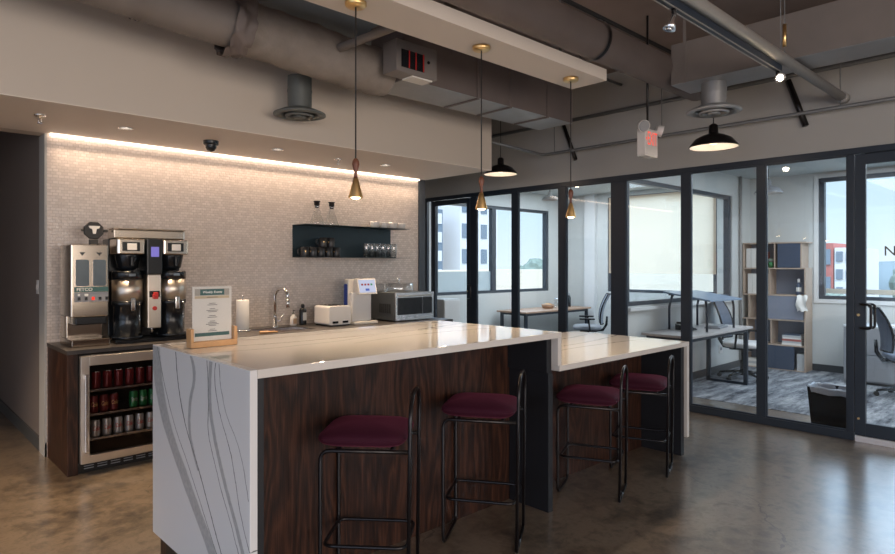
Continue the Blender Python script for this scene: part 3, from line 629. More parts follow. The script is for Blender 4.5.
t = thing('round_duct', 'long round duct right of the beam running to the big duct', 'duct', (0,2.60,3.205))
mb = tube_x(-1.5, 5.7, .135, 4, 36)
for x in (1.1,2.3,3.5,4.4): mb.add(*(lambda q: (q.v,q.f,True))(tube_x(x,x+.02,.142,1,36)))
mb.build('tube_body', M['duct_dark'], t)
MB().add(*(lambda q: (q.v,q.f,True))(tube_x(3.95,3.985,.150,1,36))).build('strap', M['metal_black'], t)
t = thing('rectangular_duct', 'big rectangular duct at upper right with a flat bottom', 'duct', (5.12,-1.0,3.04))
MB().box(-.18,.18,-3,3.48,0,.335).build('trunk', M['duct_paint'], t, bevel=.004)
MB().box(-.178,.178,-3,3.478,-.004,-.001).build('bottom_panel', M['duct_light'], t)
for y in (3.36,.9): MB().box(-.186,-.1805,y-.012,y+.012,-.004,.70).build('hanger_strap', M['duct_paint'], t)

# track light and pipe
t = thing('track_light', 'black track light rail with two spot heads below a grey pipe', 'track light', (2.6,1.59,2.918))
MB().box(-2.6,2.20,-.022,.022,0,.045).build('rail', M['frame_black'], t, bevel=.003)
MB().box(-2.6,2.19,-.021,-.012,-.003,-.0005).box(-2.6,2.19,.012,.021,-.003,-.0005).build('rail_edge', M['pipe_light'], t)
for dx, mbulb, tl in ((.60,'chrome',(-.25,.2,-1)), (2.17,'bulb_spot',(-.6,-.35,-.35))):
    h = MB().cyl((dx,0,0),(dx,0,-.022),.013,12).build('spot_head', M['metal_black'], t)
    d = Vector(tl).normalized(); p = Vector((dx,0,-.03)); b = MB(); b.tube([p-d*.01,p+d*.03,p+d*.05,p+d*.085], [.014,.018,.024,.034], 20); b.build('lamp_body', M['chrome'], h)
    b = MB(); b.tube([p+d*.086,p+d*.092],[.021,.014],20); b.build('lamp_face', M[mbulb], h)
tag(MB().cyl((-2,1.55,2.996),(6.28,1.55,2.996),.038,24).cyl((6.18,1.55,2.996),(6.285,1.55,2.996),.048,24).build('round_pipe', M['pipe_light']), 'pale round pipe above the track light ending at the grey wall', 'pipe')
t = thing('threaded_rod', 'twin hanger rods with a turnbuckle above the lit spot lamp', 'hanger rod', (4.80,1.56,3.04))
MB().cyl((-.06,0,0),(-.06,0,.71),.004,8).cyl((.02,0,0),(.02,0,.71),.004,8).build('rods', M['pipe'], t)
MB().cyl((.02,0,.06),(.02,0,.22),.013,12).build('turnbuckle', M['brass'], t)
# wall pipes
tag(MB().tube(fillet([(6.17,-4.4,2.90),(6.17,4.77,2.90),(5.10,4.77,2.935)], .06), .017, 10).build('sprinkler_pipe', M['pipe']), 'thin pipe along the grey wall above the glass partition', 'pipe')
tag(MB().cyl((6.276,-4.4,3.29),(6.276,7.2,3.29),.022,12).build('conduit_pipe', M['pipe']), 'upper conduit on the grey wall near the ceiling', 'pipe')
for i, (y, lb) in enumerate(((4.6,'left of the beam end'),(3.2,'above the exit sign'),(1.55,'beside the pale pipe end'))):
    tag(MB().cyl((6.17,y,2.905),(6.17,y,3.74),.006,8).build('hanger_rod', M['pipe']), 'slim pipe hanger rod on the grey wall ' + lb, 'hanger rod')
for i, (ya, za, yb, zb, lb) in enumerate(((2.00,3.25,1.85,2.80,'by the lit spot lamp'),(4.54,3.25,4.36,2.80,'by the third pendant cord'))):
    tag(MB().tube([(6.272,ya,za),(6.272,yb,zb)], .027, 4).build('diagonal_brace', M['metal_black']), 'dark diagonal brace on the grey wall ' + lb, 'brace')
for i, (y, z, lb) in enumerate(((3.35,3.55,'nearer the round duct'),(3.75,3.58,'further from the round duct'),)):
    tag(MB().cyl((4.55,y,z),(6.28,y,z),.016,10).build('ceiling_pipe', M['pipe']), 'thin dark pipe under the ceiling behind the beam end, ' + lb, 'pipe')
cb = MB()
for y in (-.6,.75,3.05): cb.box(-4.5,6.29,y,y+.035,H_CEIL-.02,H_CEIL)
tag(cb.build('ceiling_joint', M['black_matte']), 'dark joint strips in the concrete ceiling', 'trim', None, 'structure')

# exit sign
t = thing('exit_sign', 'lit red EXIT sign box with twin emergency lamps on a pole', 'exit sign', (5.08,2.77,2.49))
MB().box(-.11,.11,-.04,.04,.012,.24).build('box', M['white_plastic'], t, bevel=.004)
MB().box(-.108,.108,-.038,.038,.0,.011).build('bottom_lens', M['paper'], t)
text_mesh('lettering', 'EXIT', .17, M['exit_red'], t, (0.012,-.0415,.15), FY, width=.165, bold=.0)
MB().prism([(-.105,-.042,.15),(-.088,-.042,.166),(-.088,-.042,.134)],(0,-.001,0)).build('arrow', M['exit_red'], t)
MB().cyl((0,0,.24),(0,0,1.255),.010,10).build('pole', M['metal_black'], t)
for sx in (-1,1):
    p = Vector((sx*.125,-.01,.262)); d = Vector((sx*.45,-.6,-.25)).normalized()
    h = MB(); h.tube([p,p+d*.02,p+d*.06,p+d*.065],[.030,.046,.052,.052],20); h = h.build('lamp_head', M['white_plastic'], t)
    b = MB(); b.tube([p+d*.066,p+d*.070],[.047,.040],20); b.build('lens', M['grey_plastic'], h)

# dome pendants
def dome(label, x, y, z, s, cord, m, glow):
    t = thing('dome_lamp', label, 'pendant lamp', (x,y,z))
    MB().lathe([(.20*s,0),(.205*s,.004*s),(.195*s,.02*s),(.15*s,.075*s),(.09*s,.105*s),(.045*s,.118*s),(.040*s,.125*s),(.038*s,.19*s),(.02*s,.205*s),(0,.206*s)], n=40).build('shade', M[m], t)
    MB().lathe([(.197*s,.003*s),(.145*s,.068*s),(.085*s,.098*s),(0,.105*s)], n=40).build('inner_shade', M['ceramic_white'], t)
    MB().lathe([(0,.02*s),(.03*s,.03*s),(.035*s,.055*s),(.02*s,.09*s),(0,.1*s)], n=16).build('bulb', M['bulb_dome'] if glow else M['white_plastic'], t)
    MB().cyl((0,0,.2*s),(0,0,cord),.0045,8).build('cord', M['black_matte'], t)
    if glow:
        l = D.lights.new('dome_light', 'POINT'); l.energy = 2.2; l.color = (1,.8,.6); l.shadow_soft_size = .03
        o = D.objects.new('dome_light', l); COL.objects.link(o); o.location = (x,y,z+.008)
dome('black dome pendant lamp under the round diffuser at the right', 5.40, 2.32, 2.555, 1.0, 1.195, 'metal_black', True)
dome('black dome pendant lamp beside the right end of the soffit', 5.52, 4.90, 2.605, .98, 1.145, 'metal_black', True)
dome('white dome pendant lamp inside the far left office', 6.78, 5.13, 2.41, .55, .45, 'paper_grey', False)
dome('grey dome pendant lamp inside the right office near its corner', 9.1, 3.15, 2.52, .9, .34, 'grey_plastic', False)

# soffit fittings
def downlight(x, y, label):
    t = thing('downlight', label, 'downlight', (x,y,ZS), 0, 'recessed downlights in the soffit')
    MB().lathe([(.050,0),(.053,-.006),(.043,-.007),(.038,-.001)], n=28).build('trim_ring', M['chrome'], t)
    MB().lathe([(.037,-.002),(0,-.003)], n=24).build('lens', M['downlight'], t)
    l = D.lights.new('downlight', 'SPOT'); l.energy = 170; l.color = (1,.74,.48); l.spot_size = R(88); l.spot_blend = 1.0; l.shadow_soft_size = .04
    o = D.objects.new('downlight_lamp', l); COL.objects.link(o); o.location = (x,y,ZS-.02); o.rotation_euler = (R(-14),0,0)
downlight(1.478,5.14,'recessed downlight in the soffit above the coffee grinder')
downlight(2.749,5.14,'recessed downlight in the soffit above the sink')
downlight(3.998,5.16,'recessed downlight in the soffit above the microwave')
l = D.lights.new('downlight', 'SPOT'); l.energy = 230; l.color = (1,.72,.45); l.spot_size = R(100); l.spot_blend = .7; l.shadow_soft_size = .04
o = D.objects.new('downlight_lamp', l); COL.objects.link(o); o.location = (-.3,5.1,ZS-.02)  # added unseen spot without a fitting, brightens the floor at the left
def sprinkler(x, y, label):
    t = thing('fire_sprinkler', label, 'sprinkler', (x,y,ZS), 0, 'sprinklers in the soffit')
    MB().lathe([(.036,0),(.036,-.006),(.012,-.010),(.010,-.03),(0,-.03)], n=20).build('escutcheon', M['chrome'], t)
    MB().cyl((-.012,0,-.03),(-.006,0,-.055),.003,6).cyl((.012,0,-.03),(.006,0,-.055),.003,6).lathe([(.017,-.056),(.017,-.059),(0,-.06)], n=14).build('deflector', M['chrome'], t)
sprinkler(.913,5.107,'chrome sprinkler head in the soffit at the far left')
sprinkler(3.434,5.194,'chrome sprinkler head in the soffit behind the first pendant')
t = thing('security_camera', 'black dome security camera under the soffit', 'camera', (2.155,5.18,ZS))
MB().lathe([(.062,0),(.062,-.028),(.054,-.036),(0,-.036)], n=28).build('mount', M['black_plastic'], t)
MB().lathe([(.046,-.037),(.044,-.060),(.027,-.084),(0,-.092)], n=24).build('dome', M['chrome' if False else 'black_plastic'], t)
tag(MB().box(1.10,4.98,YM-.035,YM-.003,ZS-.014,ZS).build('light_strip', M['led']), 'glowing warm light strip along the top of the mosaic wall', 'light strip')
l = D.lights.new('strip_light', 'AREA'); l.shape = 'RECTANGLE'; l.size = 3.85; l.size_y = .02; l.energy = 26; l.color = (1,.74,.53)
o = D.objects.new('strip_light', l); COL.objects.link(o); o.location = (3.04,YM-.05,ZS-.02); o.rotation_euler = (R(-22),0,0); l.spread = R(110)
t = thing('light_switch', 'small pale light switch plate on the dim hallway wall', 'light switch', (1.079,6.117,1.346))
MB().box(-.006,0,-.038,.038,-.058,.058).build('plate', M['white_plastic'], t); MB().box(-.012,-.0065,-.012,.012,-.02,.02).build('toggle', M['white_plastic'], t)

# ================================================================== ISLAND
HI = 1.116; LO = .91; YF = 2.29; YB = 3.40; X0 = 1.107; X1 = 3.145; X2 = 4.873
isl = thing('kitchen_island', 'tall white veined island with dark oak front and stools along it', 'kitchen island', (0,0,0))
MB().box(X0+.0325,X1,YF,YB,HI-.036,HI).build('countertop', M['marble_top'], isl, bevel=.002)
MB().box(X0,X0+.032,YF,YB,.14,HI).build('waterfall_end', M['marble_side'], isl, bevel=.002)
MB().box(X1-.036,X1,YF,YB,LO+.001,HI-.0365).build('stone_return', M['marble_top'], isl, bevel=.002)
MB().box(X0+.0325,X1-.06,2.66,YB-.02,.0,HI-.0365).build('oak_panel', M['wood'], isl)
MB().box(X0+.0325,X0+.085,YF+.05,2.659,.0,HI-.0365).build('end_panel', M['panel_dark'], isl, bevel=.002)
MB().box(X1-.066,X1-.022,YF+.05,2.659,.0,LO-.046).box(X1-.082,X1-.0365,YF+.05,2.659,LO-.0455,HI-.0365).build('end_panel', M['panel_dark'], isl, bevel=.002)
MB().box(X0+.015,X0+.032,2.45,YB-.15,.0,.139).build('plinth', M['fridge_dark'], isl)
lc = thing('counter', 'lower white quartz counter at the right end of the island', 'counter', (0,0,0))
MB().box(X1-.02,X2,YF,YB,LO-.036,LO).build('countertop', M['marble_top'], lc, bevel=.002)
MB().box(X2-.036,X2,YF+.0,YB,.14,LO-.0365).build('waterfall_end', M['marble_top'], lc, bevel=.002)
MB().box(X1-.053,X2-.10,2.66,YB-.02,.0,LO-.037).build('oak_panel', M['wood'], lc)
MB().box(X2-.10,X2-.05,YF+.02,YB-.02,.0,LO-.037).build('end_panel', M['panel_dark'], lc, bevel=.002)

# ---- bar stools
def make_stool(ZR, ZT):
    t = thing('bar_stool', '', 'bar stool', (0,0,0), 0, 'maroon bar stools along the island')
    # local: +x towards the back rest, +-y the two sides
    d = .20; w = .165; r = .0095
    mb = MB(); mb.tube(fillet([(d,-w,ZR),(-d,-w,ZR),(-d,-w,.012),(-d,w,.012),(-d,w,ZR),(d,w,ZR)], .05), r, 10); mb.build('front_frame', M['metal_black'], t)
    mb = MB(); mb.tube(fillet([(d,-w,.012),(d+.012,-w,ZT),(d+.012,w,ZT),(d,w,.012)], .15, 9), r, 10); mb.tube([(d,-w,.012),(d,w,.012)], r, 10); mb.build('back_frame', M['metal_black'], t)
    mb = MB(); mb.tube(fillet([(-d+.008,-w+.012,.255),(d-.012,-w+.012,.255),(d-.012,w-.012,.255),(-d+.008,w-.012,.255)], .05, 5, True), r*.9, 10, closed=True); mb.build('foot_rest', M['metal_black'], t)
    mb = MB(); mb.tube([(-d*.6,-w,ZR),(-d*.6,w,ZR)], r*.8, 8).tube([(d*.6,-w,ZR),(d*.6,w,ZR)], r*.8, 8); mb.build('seat_rail', M['metal_black'], t)
    MB().squad((-.016,0,ZR+.050), .205, .190, .052, .92, .30).build('seat_cushion', M['velvet'], t)
    MB().tube(fillet([(.195-.012,-.188,ZR+.050),(.195-.012,.188,ZR+.050),(-.207,.188,ZR+.050),(-.207,-.188,ZR+.050)],.05,5,True), .004, 6, closed=True).build('cushion_piping', M['velvet'], t)
    return t
st = make_stool(.692, .938); low = make_stool(.597, .85)
stools = [((1.765,2.388),-48,'nearest maroon bar stool, in front of the left half of the oak panel'),((2.55,2.385),-56.5,'maroon bar stool second from the left, before the right half of the oak panel'),
          ((3.61,2.375),-66,'maroon bar stool at the lower counter, just right of the dark end panel'),((4.285,2.385),-69,'maroon bar stool furthest right, at the right end of the lower counter')]
for i, ((x,y),a,lb) in enumerate(stools):
    src = (st, st, low, low)[i]
    if i in (1, 3): dup(src, (x,y,0), R(a), lb)
    else: src.location = (x,y,0); src.rotation_euler.z = R(a); src['label'] = lb

# ---- menu sign on the island
sg = thing('sign_holder', 'printed weekly menu in a wooden holder on the island', 'sign', (1.30,3.12,HI+.001))
MB().box(-.115,.125,-.03,.03,0,.028).build('base', M['bamboo'], sg, bevel=.003)
MB().box(-.115,-.100,-.03,.03,.0285,.095).build('side_post', M['bamboo'], sg, bevel=.002); MB().box(.108,.125,-.03,.03,.0285,.095).build('side_post', M['bamboo'], sg, bevel=.002)
MB().box(-.099,.107,-.006,-.003,.029,.305).build('acrylic_sheet', M['acrylic'], sg)
pp = MB().box(-.097,.105,-.002,.001,.03,.304).build('paper', M['paper'], sg)
MB().box(-.085,.093,-.0026,-.0021,.258,.292).build('grey_band', M['warmgrey'], pp)
MB().box(-.058,.066,-.0032,-.0027,.260,.290).build('green_banner', M['teal'], pp)
MB().box(-.085,.093,-.0026,-.0021,.243,.256).build('tan_band', M['tan'], pp)
MB().box(-.085,.093,-.0026,-.0021,.052,.070).build('green_band', M['teal'], pp)
text_mesh('lettering', 'Weekly Events', .016, M['white_ink'], pp, (.004,-.0034,.275), FY, .0001, shear=.2, width=.10, bold=.0003)
ln = MB()
for z, w in ((.249,.05),(.218,.03),(.210,.045),(.190,.025),(.182,.055),(.175,.04),(.155,.03),(.147,.045),(.127,.025),(.119,.04),(.112,.06),(.105,.035),(.086,.025),(.078,.04)): ln.box(.004-w*.55,.004+w*.55,-.0032,-.0027,z-.0014,z+.0014)
ln.build('printed_lines', M['ink'], pp)

# ================================================================== BACK COUNTER
CF = 5.12; CT = .91
bc = thing('back_counter', 'long dark wood base cabinet run under the mosaic wall', 'cabinet', (0,0,0))
MB().box(1.083,1.150,CF,YM-.003,0,CT-.031).build('side_panel', M['wood'], bc, bevel=.002)
MB().box(1.150,1.80,CF+.6,YM-.003,0,CT-.031).build('back_panel', M['fridge_dark'], bc)
MB().box(1.80,4.93,CF+.02,YM-.003,.10,CT-.031).build('carcass', M['wood'], bc)
for k in range(5):
    a = 1.81+k*.624; MB().box(a,a+.615,CF,CF+.0195,.11,CT-.035).build('door', M['wood'], bc, bevel=.002)
MB().box(1.82,4.91,CF+.07,CF+.09,0,.0995).build('toe_kick', M['fridge_dark'], bc)
ct = thing('countertop', 'thin dark grey countertop under the coffee machines and microwave', 'countertop', (0,0,CT-.03))
MB().box(1.079,2.70,CF-.005,YM-.002,0,.03).box(2.70,3.22,CF-.005,5.24,0,.03).box(2.70,3.22,5.62,YM-.002,0,.03).box(3.22,4.94,CF-.005,YM-.002,0,.03).build('slab', simple('counter_slab',(.055,.048,.045),.4,var=.1,scale=40), ct)
MB().box(2.701,3.219,5.241,5.619,-.02,-.016).box(2.701,2.712,5.241,5.619,-.015,.024).box(3.208,3.219,5.241,5.619,-.015,.024).box(2.712,3.208,5.241,5.252,-.015,.024).box(2.712,3.208,5.608,5.619,-.015,.024).build('sink_basin', M['steel_cool'], ct)

# ---- drinks fridge
fr = thing('beverage_fridge', 'glass door drinks fridge with steel frame full of soda cans', 'fridge', (1.155,CF,0))
FW = .60
MB().box(.0,.012,.0,.58,.075,.872).box(FW-.012,FW,.0,.58,.075,.872).box(.012,FW-.012,.0,.58,.075,.09).box(.012,FW-.012,.0,.58,.86,.872).box(.012,FW-.012,.568,.58,.09,.86).build('body', M['fridge_dark'], fr)
MB().box(.0,FW,.03,.58,0,.074).build('base_grille', M['fridge_dark'], fr)
gs = MB()
for z in (.03,.048):
    for k in range(6): gs.box(.04+k*.09,.105+k*.09,.024,.0295,z-.003,z+.003)
gs.build('grille_slots', M['grey_plastic'], fr)
dr = MB().box(.002,.058,-.05,-.004,.085,.862).box(FW-.058,FW-.002,-.05,-.004,.085,.862).box(.058,FW-.058,-.05,-.004,.795,.862).box(.058,FW-.058,-.05,-.004,.085,.14).build('door_frame', M['steel_frame'], fr, bevel=.002)
MB().box(.058,FW-.058,-.035,-.030,.14,.795).build('door_glass', M['fridge_glass'], dr)
MB().box(.024,.044,-.085,-.070,.17,.735).box(.026,.042,-.07,-.0505,.19,.21).box(.026,.042,-.07,-.0505,.70,.72).build('door_handle', M['steel_cool'], dr, bevel=.003)
for z in (.243,.424,.602):
    w = MB(); w.box(.014,FW-.014,.03,.54,z-.006,z).box(.014,FW-.014,.012,.03,z-.012,z+.004); w.build('shelf', M['steel_cool'], fr)
l = D.lights.new('fridge_light', 'AREA'); l.size = .5; l.size_y = .05; l.shape = 'RECTANGLE'; l.energy = .15; l.color = (1,.85,.7)
o = D.objects.new('fridge_light', l); COL.objects.link(o); o.location = (1.455,5.135,.855); o.rotation_euler = (R(35),0,0)
def can_mesh():
    r = .031; return MB().lathe([(0,.004),(.023,.003),(.026,0),(.0305,.010),(r,.016),(r,.105),(.0295,.112),(.0265,.124),(.0255,.126),(.0245,.124),(0,.121)], n=24)
def can(kind, x, z, label, group, txt=None, ink=None):
    t = thing('soda_can', label, 'can', (x,5.185,z+.001), 0, group)
    can_mesh().build('can_body', M[kind], t)
    MB().lathe([(.0262,.1245),(.0256,.1275),(.0245,.1262),(0,.1235)], n=20).build('lid', M['steel_cool'], t)
    if txt: text_mesh('lettering', txt, .046, M[ink], t, (0,-.0316,.062), FY, .0002, shear=.25, wrap_r=.0316, width=.052, bold=.0006)
    return t
ords = ['first','second','third','fourth','fifth','sixth']
for k in range(6): can('can_red', 1.283+k*.0775, .604, ords[k]+' dark red soda can from the left on the top fridge shelf', 'cans in the drinks fridge')
for k in range(3): can('can_red', 1.268+k*.069, .426, ords[k]+' red lettered soda can from the left on the middle fridge shelf', 'cans in the drinks fridge', 'Coke', 'gold')
for k in range(3): can('can_green', 1.545+k*.070, .426, ords[k]+' green lettered soda can from the left on the middle fridge shelf', 'cans in the drinks fridge', 'Sprite', 'can_silver')
for k in range(6): can('can_silver', 1.280+k*.0775, .245, ords[k]+' silver soda can with red lettering from the left on the bottom fridge shelf', 'cans in the drinks fridge', 'Coke', 'red')

# ---- coffee grinder
g = thing('coffee_grinder', 'steel coffee grinder with two dark hopper windows beside the brewer', 'coffee grinder', (1.275,5.42,CT+.001))
MB().rbox(-.135,.125,-.13,.21,.225,.775,.012,'z').build('housing', M['steel_grinder'], g, bevel=.006)
MB().rbox(-.135,.125,.02,.21,.06,.2245,.012,'z').build('rear_column', M['steel_grinder'], g)
MB().box(-.135,.125,-.16,.21,0,.058).build('drip_base', M['steel_grinder'], g, bevel=.006)
MB().box(-.105,.105,-.135,.015,.165,.2245).build('spout_block', M['black_plastic'], g, bevel=.008)
for sx in (-1,1):
    MB().rbox(sx*.058-.045,sx*.058+.045,-.137,-.1305,.46,.66,.014,'y').build('hopper_window', simple('smoked_window',(.10,.13,.16),.12), g)
    MB().prism([(sx*.058-.02,-.136,.715),(sx*.058+.02,-.136,.715),(sx*.058,-.136,.69)],(0,.0055,0)).build('vent', M['black_plastic'], g)
bd = MB().box(-.110,.118,-.140,-.1305,.415,.452).build('name_band', M['teal'], g)
text_mesh('lettering', 'FETCO', .032, M['white_ink'], bd, (-.045,-.1408,.433), FY, .0004, width=.105, bold=.0006)
pn = MB().box(-.110,.118,-.138,-.1305,.34,.412).build('button_panel', M['grey_plastic'], g)
for k in range(5):
    MB().box(-.09+k*.047,-.072+k*.047,-.143,-.1385,.352,.376).build('button', M['led_red'] if k == 2 else M['black_plastic'], pn)
MB().box(-.09,-.075,-.141,-.1385,.385,.40).box(-.045,-.02,-.141,-.1385,.385,.40).build('indicator', M['white_ink'], pn)
fh = thing('filter_holder', 'black octagonal holder with pale insert standing on the coffee grinder', 'holder', (1.335,5.46,CT+.777))
oc = [(.072*math.cos(pi/8+k*pi/4), -.02, .115+.072*math.sin(pi/8+k*pi/4)) for k in range(8)]
MB().prism(oc,(0,.04,0)).build('octagon_body', M['satin_black'], fh, bevel=.004)
MB().prism([(-.040,-.027,.150),(.040,-.027,.150),(.034,-.027,.132),(.016,-.027,.126),(.010,-.027,.088),(-.010,-.027,.088),(-.016,-.027,.126),(-.034,-.027,.132)],(0,.006,0)).build('pale_insert', M['white_plastic'], fh)
MB().box(-.03,.03,-.02,.02,0,.045).box(-.085,-.07,-.012,.012,.105,.125).box(.07,.10,-.012,.012,.105,.125).build('foot_and_lugs', M['satin_black'], fh, bevel=.004)

# ---- twin coffee brewer
b = thing('coffee_brewer', 'twin steel coffee brewer with violet display and red tap', 'coffee brewer', (1.725,5.42,CT+.001))
MB().box(-.275,.275,-.07,.10,.83,.905).build('top_tank', M['steel'], b, bevel=.01)
MB().box(-.28,.28,-.075,.105,.9055,.915).build('tank_lid', M['steel'], b, bevel=.003)
MB().box(-.28,.28,.06,.22,.03,.829).build('rear_body', M['black_plastic'], b, bevel=.006)
MB().box(-.28,.28,-.15,.22,0,.0295).build('base_tray', M['black_plastic'], b, bevel=.004)
for sx in (-1,1):
    hd = MB().rbox(sx*.17-.105,sx*.17+.105,-.16,.055,.705,.825,.02,'z').build('brew_head', M['steel'], b, bevel=.008)
    q = MB().box(sx*.17-.07,sx*.17+.06,-.167,-.1605,.73,.80).build('head_panel', M['black_plastic'], hd); MB().box(sx*.17-.035,sx*.17+.035,-.172,-.1675,.738,.79).build('label_plate', M['white_plastic'], q)
    MB().lathe([(0,.704),(.095,.704),(.092,.69),(.075,.60),(.045,.575),(0,.575)],(sx*.17,-.055,0),28).build('brew_basket', M['black_plastic'], b)
    MB().box(sx*.17-.008,sx*.17+.008,-.175,-.135,.61,.685).build('basket_handle', M['black_plastic'], b, bevel=.003)
MB().box(-.058,.058,-.175,.055,.545,.83).build('control_column', M['black_plastic'], b, bevel=.006)
MB().box(-.03,.03,-.180,-.1755,.685,.765).build('display', M['screen'], b)
MB().box(-.052,.052,-.165,.055,.11,.543).build('water_column', M['steel_v'], b, bevel=.006)
tp = MB().box(-.018,.018,-.205,-.1655,.345,.385).box(-.012,.012,-.225,-.1655,.375,.40).build('hot_water_tap', M['red'], b, bevel=.004)
MB().box(-.04,.04,-.171,-.1655,.36,.41).build('tap_plate', M['black_plastic'], b)
MB().cyl((0,-.1655,.27),(0,-.178,.27),.017,18).build('button', M['red'], b)
MB().lathe([(.013,.109),(.012,.06),(.0,.055)],(0,-.10,0),16).build('water_spout', M['chrome'], b)
for sx, lb in ((-1,'left steel and black coffee server under the brewer'),(1,'right steel and black coffee server under the brewer')):
    s = thing('coffee_server', lb, 'coffee server', (1.725+sx*.17,5.365,CT+.032), 0, 'coffee servers')
    MB().lathe([(0,.54),(.108,.54),(.114,.53),(.114,.475),(0,.475)], n=36).build('lid', M['black_plastic'], s)
    MB().lathe([(0,.474),(.112,.474),(.112,.302),(0,.302)], n=36).build('steel_band', M['steel_v'], s)
    MB().lathe([(0,.301),(.114,.301),(.114,.27),(.104,.265),(.100,.03),(.114,.025),(.114,0),(0,0)], n=36).build('base', M['black_plastic'], s)
    MB().box(-.016,.016,-.145,-.1165,.23,.33).build('faucet', M['chrome'], s, bevel=.004); MB().lathe([(.010,.23),(.009,.20),(0,.198)],(0,-.132,0),14).build('faucet_tip', M['black_plastic'], s)
    MB().box(-.025,.025,-.122,-.1145,.50,.52).build('latch', M['chrome'], s); MB().cyl((.055,-.115,.05),(.055,-.115,.29),.006,10).build('sight_glass', M['glass'], s)

# ---- sink side
t = thing('faucet', 'tall chrome gooseneck faucet behind the sink', 'faucet', (3.0,5.66,CT+.001))
MB().lathe([(.030,0),(.030,.012),(.022,.016),(.020,.10),(.014,.106),(0,.106)], n=24).build('base', M['chrome'], t)
arc = [(0,0,.10),(0,0,.30)]+[(.02*(1-math.cos(a))*0+ .065*(1-math.cos(a))*.35, -.085*(1-math.cos(a)), .30+.085*math.sin(a)) for a in [pi*k/12 for k in range(1,12)]]+[(.046,-.172,.275)]
MB().tube(arc, .016, 14).build('gooseneck', M['chrome'], t)
MB().tube([(.046,-.172,.285),(.046,-.172,.20)], [.018,.020], 14).build('spray_head', M['chrome'], t)
MB().tube([(.02,0,.06),(.055,-.01,.065),(.085,-.02,.13)], [.008,.007,.005], 10).build('lever', M['chrome'], t)
t = thing('paper_towel_holder', 'roll of white paper towel standing left of the sink', 'paper towel', (2.61,5.55,CT+.001))
MB().lathe([(0,0),(.075,0),(.075,.010),(0,.012)], n=28).build('base', M['steel_cool'], t)
MB().lathe([(.02,.013),(.056,.013),(.058,.02),(.058,.285),(.055,.292),(.018,.292)], n=32).build('paper_roll', M['paper'], t)
MB().cyl((0,0,.011),(0,0,.315),.005,10).lathe([(0,.33),(.010,.322),(.010,.315),(0,.312)], n=12).build('rod', M['chrome'], t)
t = thing('soap_bottle', 'short clear soap bottle with white label right of the faucet', 'bottle', (3.215,5.68,CT+.001))
MB().lathe([(0,0),(.032,0),(.034,.01),(.034,.085),(.014,.105),(.012,.115),(0,.115)], n=24).build('bottle', M['white_plastic'], t)
MB().lathe([(.013,.116),(.013,.128),(.005,.13),(.004,.16),(0,.16)], n=14).tube([(0,0,.156),(-.0,-.035,.152)], .005, 8).build('pump', M['black_plastic'], t)
MB().box(-.02,.02,-.0365,-.0345,.02,.075).build('label_patch', M['soap'], t)
t = thing('soap_bottle', 'taller black soap bottle with pale label beside the short one', 'bottle', (3.325,5.68,CT+.001))
MB().lathe([(0,0),(.036,0),(.037,.01),(.037,.15),(.028,.17),(.014,.178),(0,.178)], n=24).build('bottle', M['black_plastic'], t)
MB().lathe([(.016,.179),(.020,.19),(.018,.212),(0,.218)], n=14).build('cap', M['black_plastic'], t)
MB().box(-.020,.020,-.040,-.0375,.05,.13).build('label_patch', M['paper_grey'], t)
tag(MB().tube([(2.60,5.19,CT+.012),(2.68,5.17,CT+.014),(2.76,5.155,CT+.012)], [.016,.012,.008], 12).build('wooden_brush', M['bamboo']), 'small wooden brush lying by the front edge of the sink', 'brush')

# ---- toaster, water dispenser, microwave, dome
t = thing('toaster', 'white four slot toaster with black side levers', 'toaster', (3.53,5.44,CT+.001))
MB().rbox(-.13,.13,-.14,.14,.012,.205,.025,'y').build('body', M['white_plastic'], t, bevel=.006)
MB().box(-.12,.12,-.13,.13,0,.0115).build('base', M['black_plastic'], t)
sl = MB()
for x in (-.075,-.025,.025,.075): sl.box(x-.010,x+.010,-.11,.11,.2055,.2085)
sl.build('bread_slots', M['black_matte'], t)
for x in (-.06,.06): MB().box(x-.032,x+.032,-.150,-.1405,.030,.052).box(x-.012,x+.012,-.165,-.1505,.036,.048).build('lever', M['black_plastic'], t)
t = thing('water_dispenser', 'cream water dispenser with tilted touch screen and blue side light', 'water dispenser', (3.850,5.405,CT+.001))
MB().box(-.15,.155,-.11,.085,0,.028).build('drip_tray', M['cream_plastic'], t, bevel=.006)
MB().rbox(-.15,.155,.0,.085,.0285,.47,.02,'z').build('rear_body', M['cream_plastic'], t, bevel=.005)
MB().rbox(-.14,.11,-.05,-.0005,.0285,.33,.015,'z').build('front_column', M['white_plastic'], t, bevel=.004)
MB().prism([(-.085,-.10,.31),(-.085,-.06,.475),(-.085,-.0005,.475),(-.085,-.0005,.31)],(.24,0,0)).build('screen_head', M['cream_plastic'], t, bevel=.005)
dx, dz = .04, .165; nrm = Vector((0,-dz,dx)).normalized()
def onhead(u, v, w, h, off): # rectangle on the tilted front of the head
    up = Vector((0,dx,dz)).normalized(); a = Vector((u,-.10,.31))+up*v; q = [a-Vector((w,0,0))-up*h, a+Vector((w,0,0))-up*h, a+Vector((w,0,0))+up*h, a-Vector((w,0,0))+up*h]
    return MB().prism([p+nrm*(off+.0005) for p in q], nrm*.002)
sc_ = onhead(.035,.088,.105,.068,.0).build('touch_screen', M['screen_white'], t)
for k, u in enumerate((-.03,.01,.05,.09)): onhead(u,.105,.012,.010,.0025).build('icon', M['icon_g'] if k == 3 else M['icon_r'], sc_)
onhead(.03,.050,.024,.012,.0025).build('icon', M['icon_b'], sc_)
MB().rbox(-.157,-.1505,.015,.07,.12,.42,.02,'x').build('side_light', emit('side_glow',(.10,.13,.42),.2), t)
mw = thing('microwave', 'steel microwave oven with dark glass door at end of the counter', 'microwave', (4.475,5.45,CT+.001))
MB().box(-.275,.275,-.19,.27,.012,.315).build('cabinet', M['mw_side'], mw, bevel=.004)
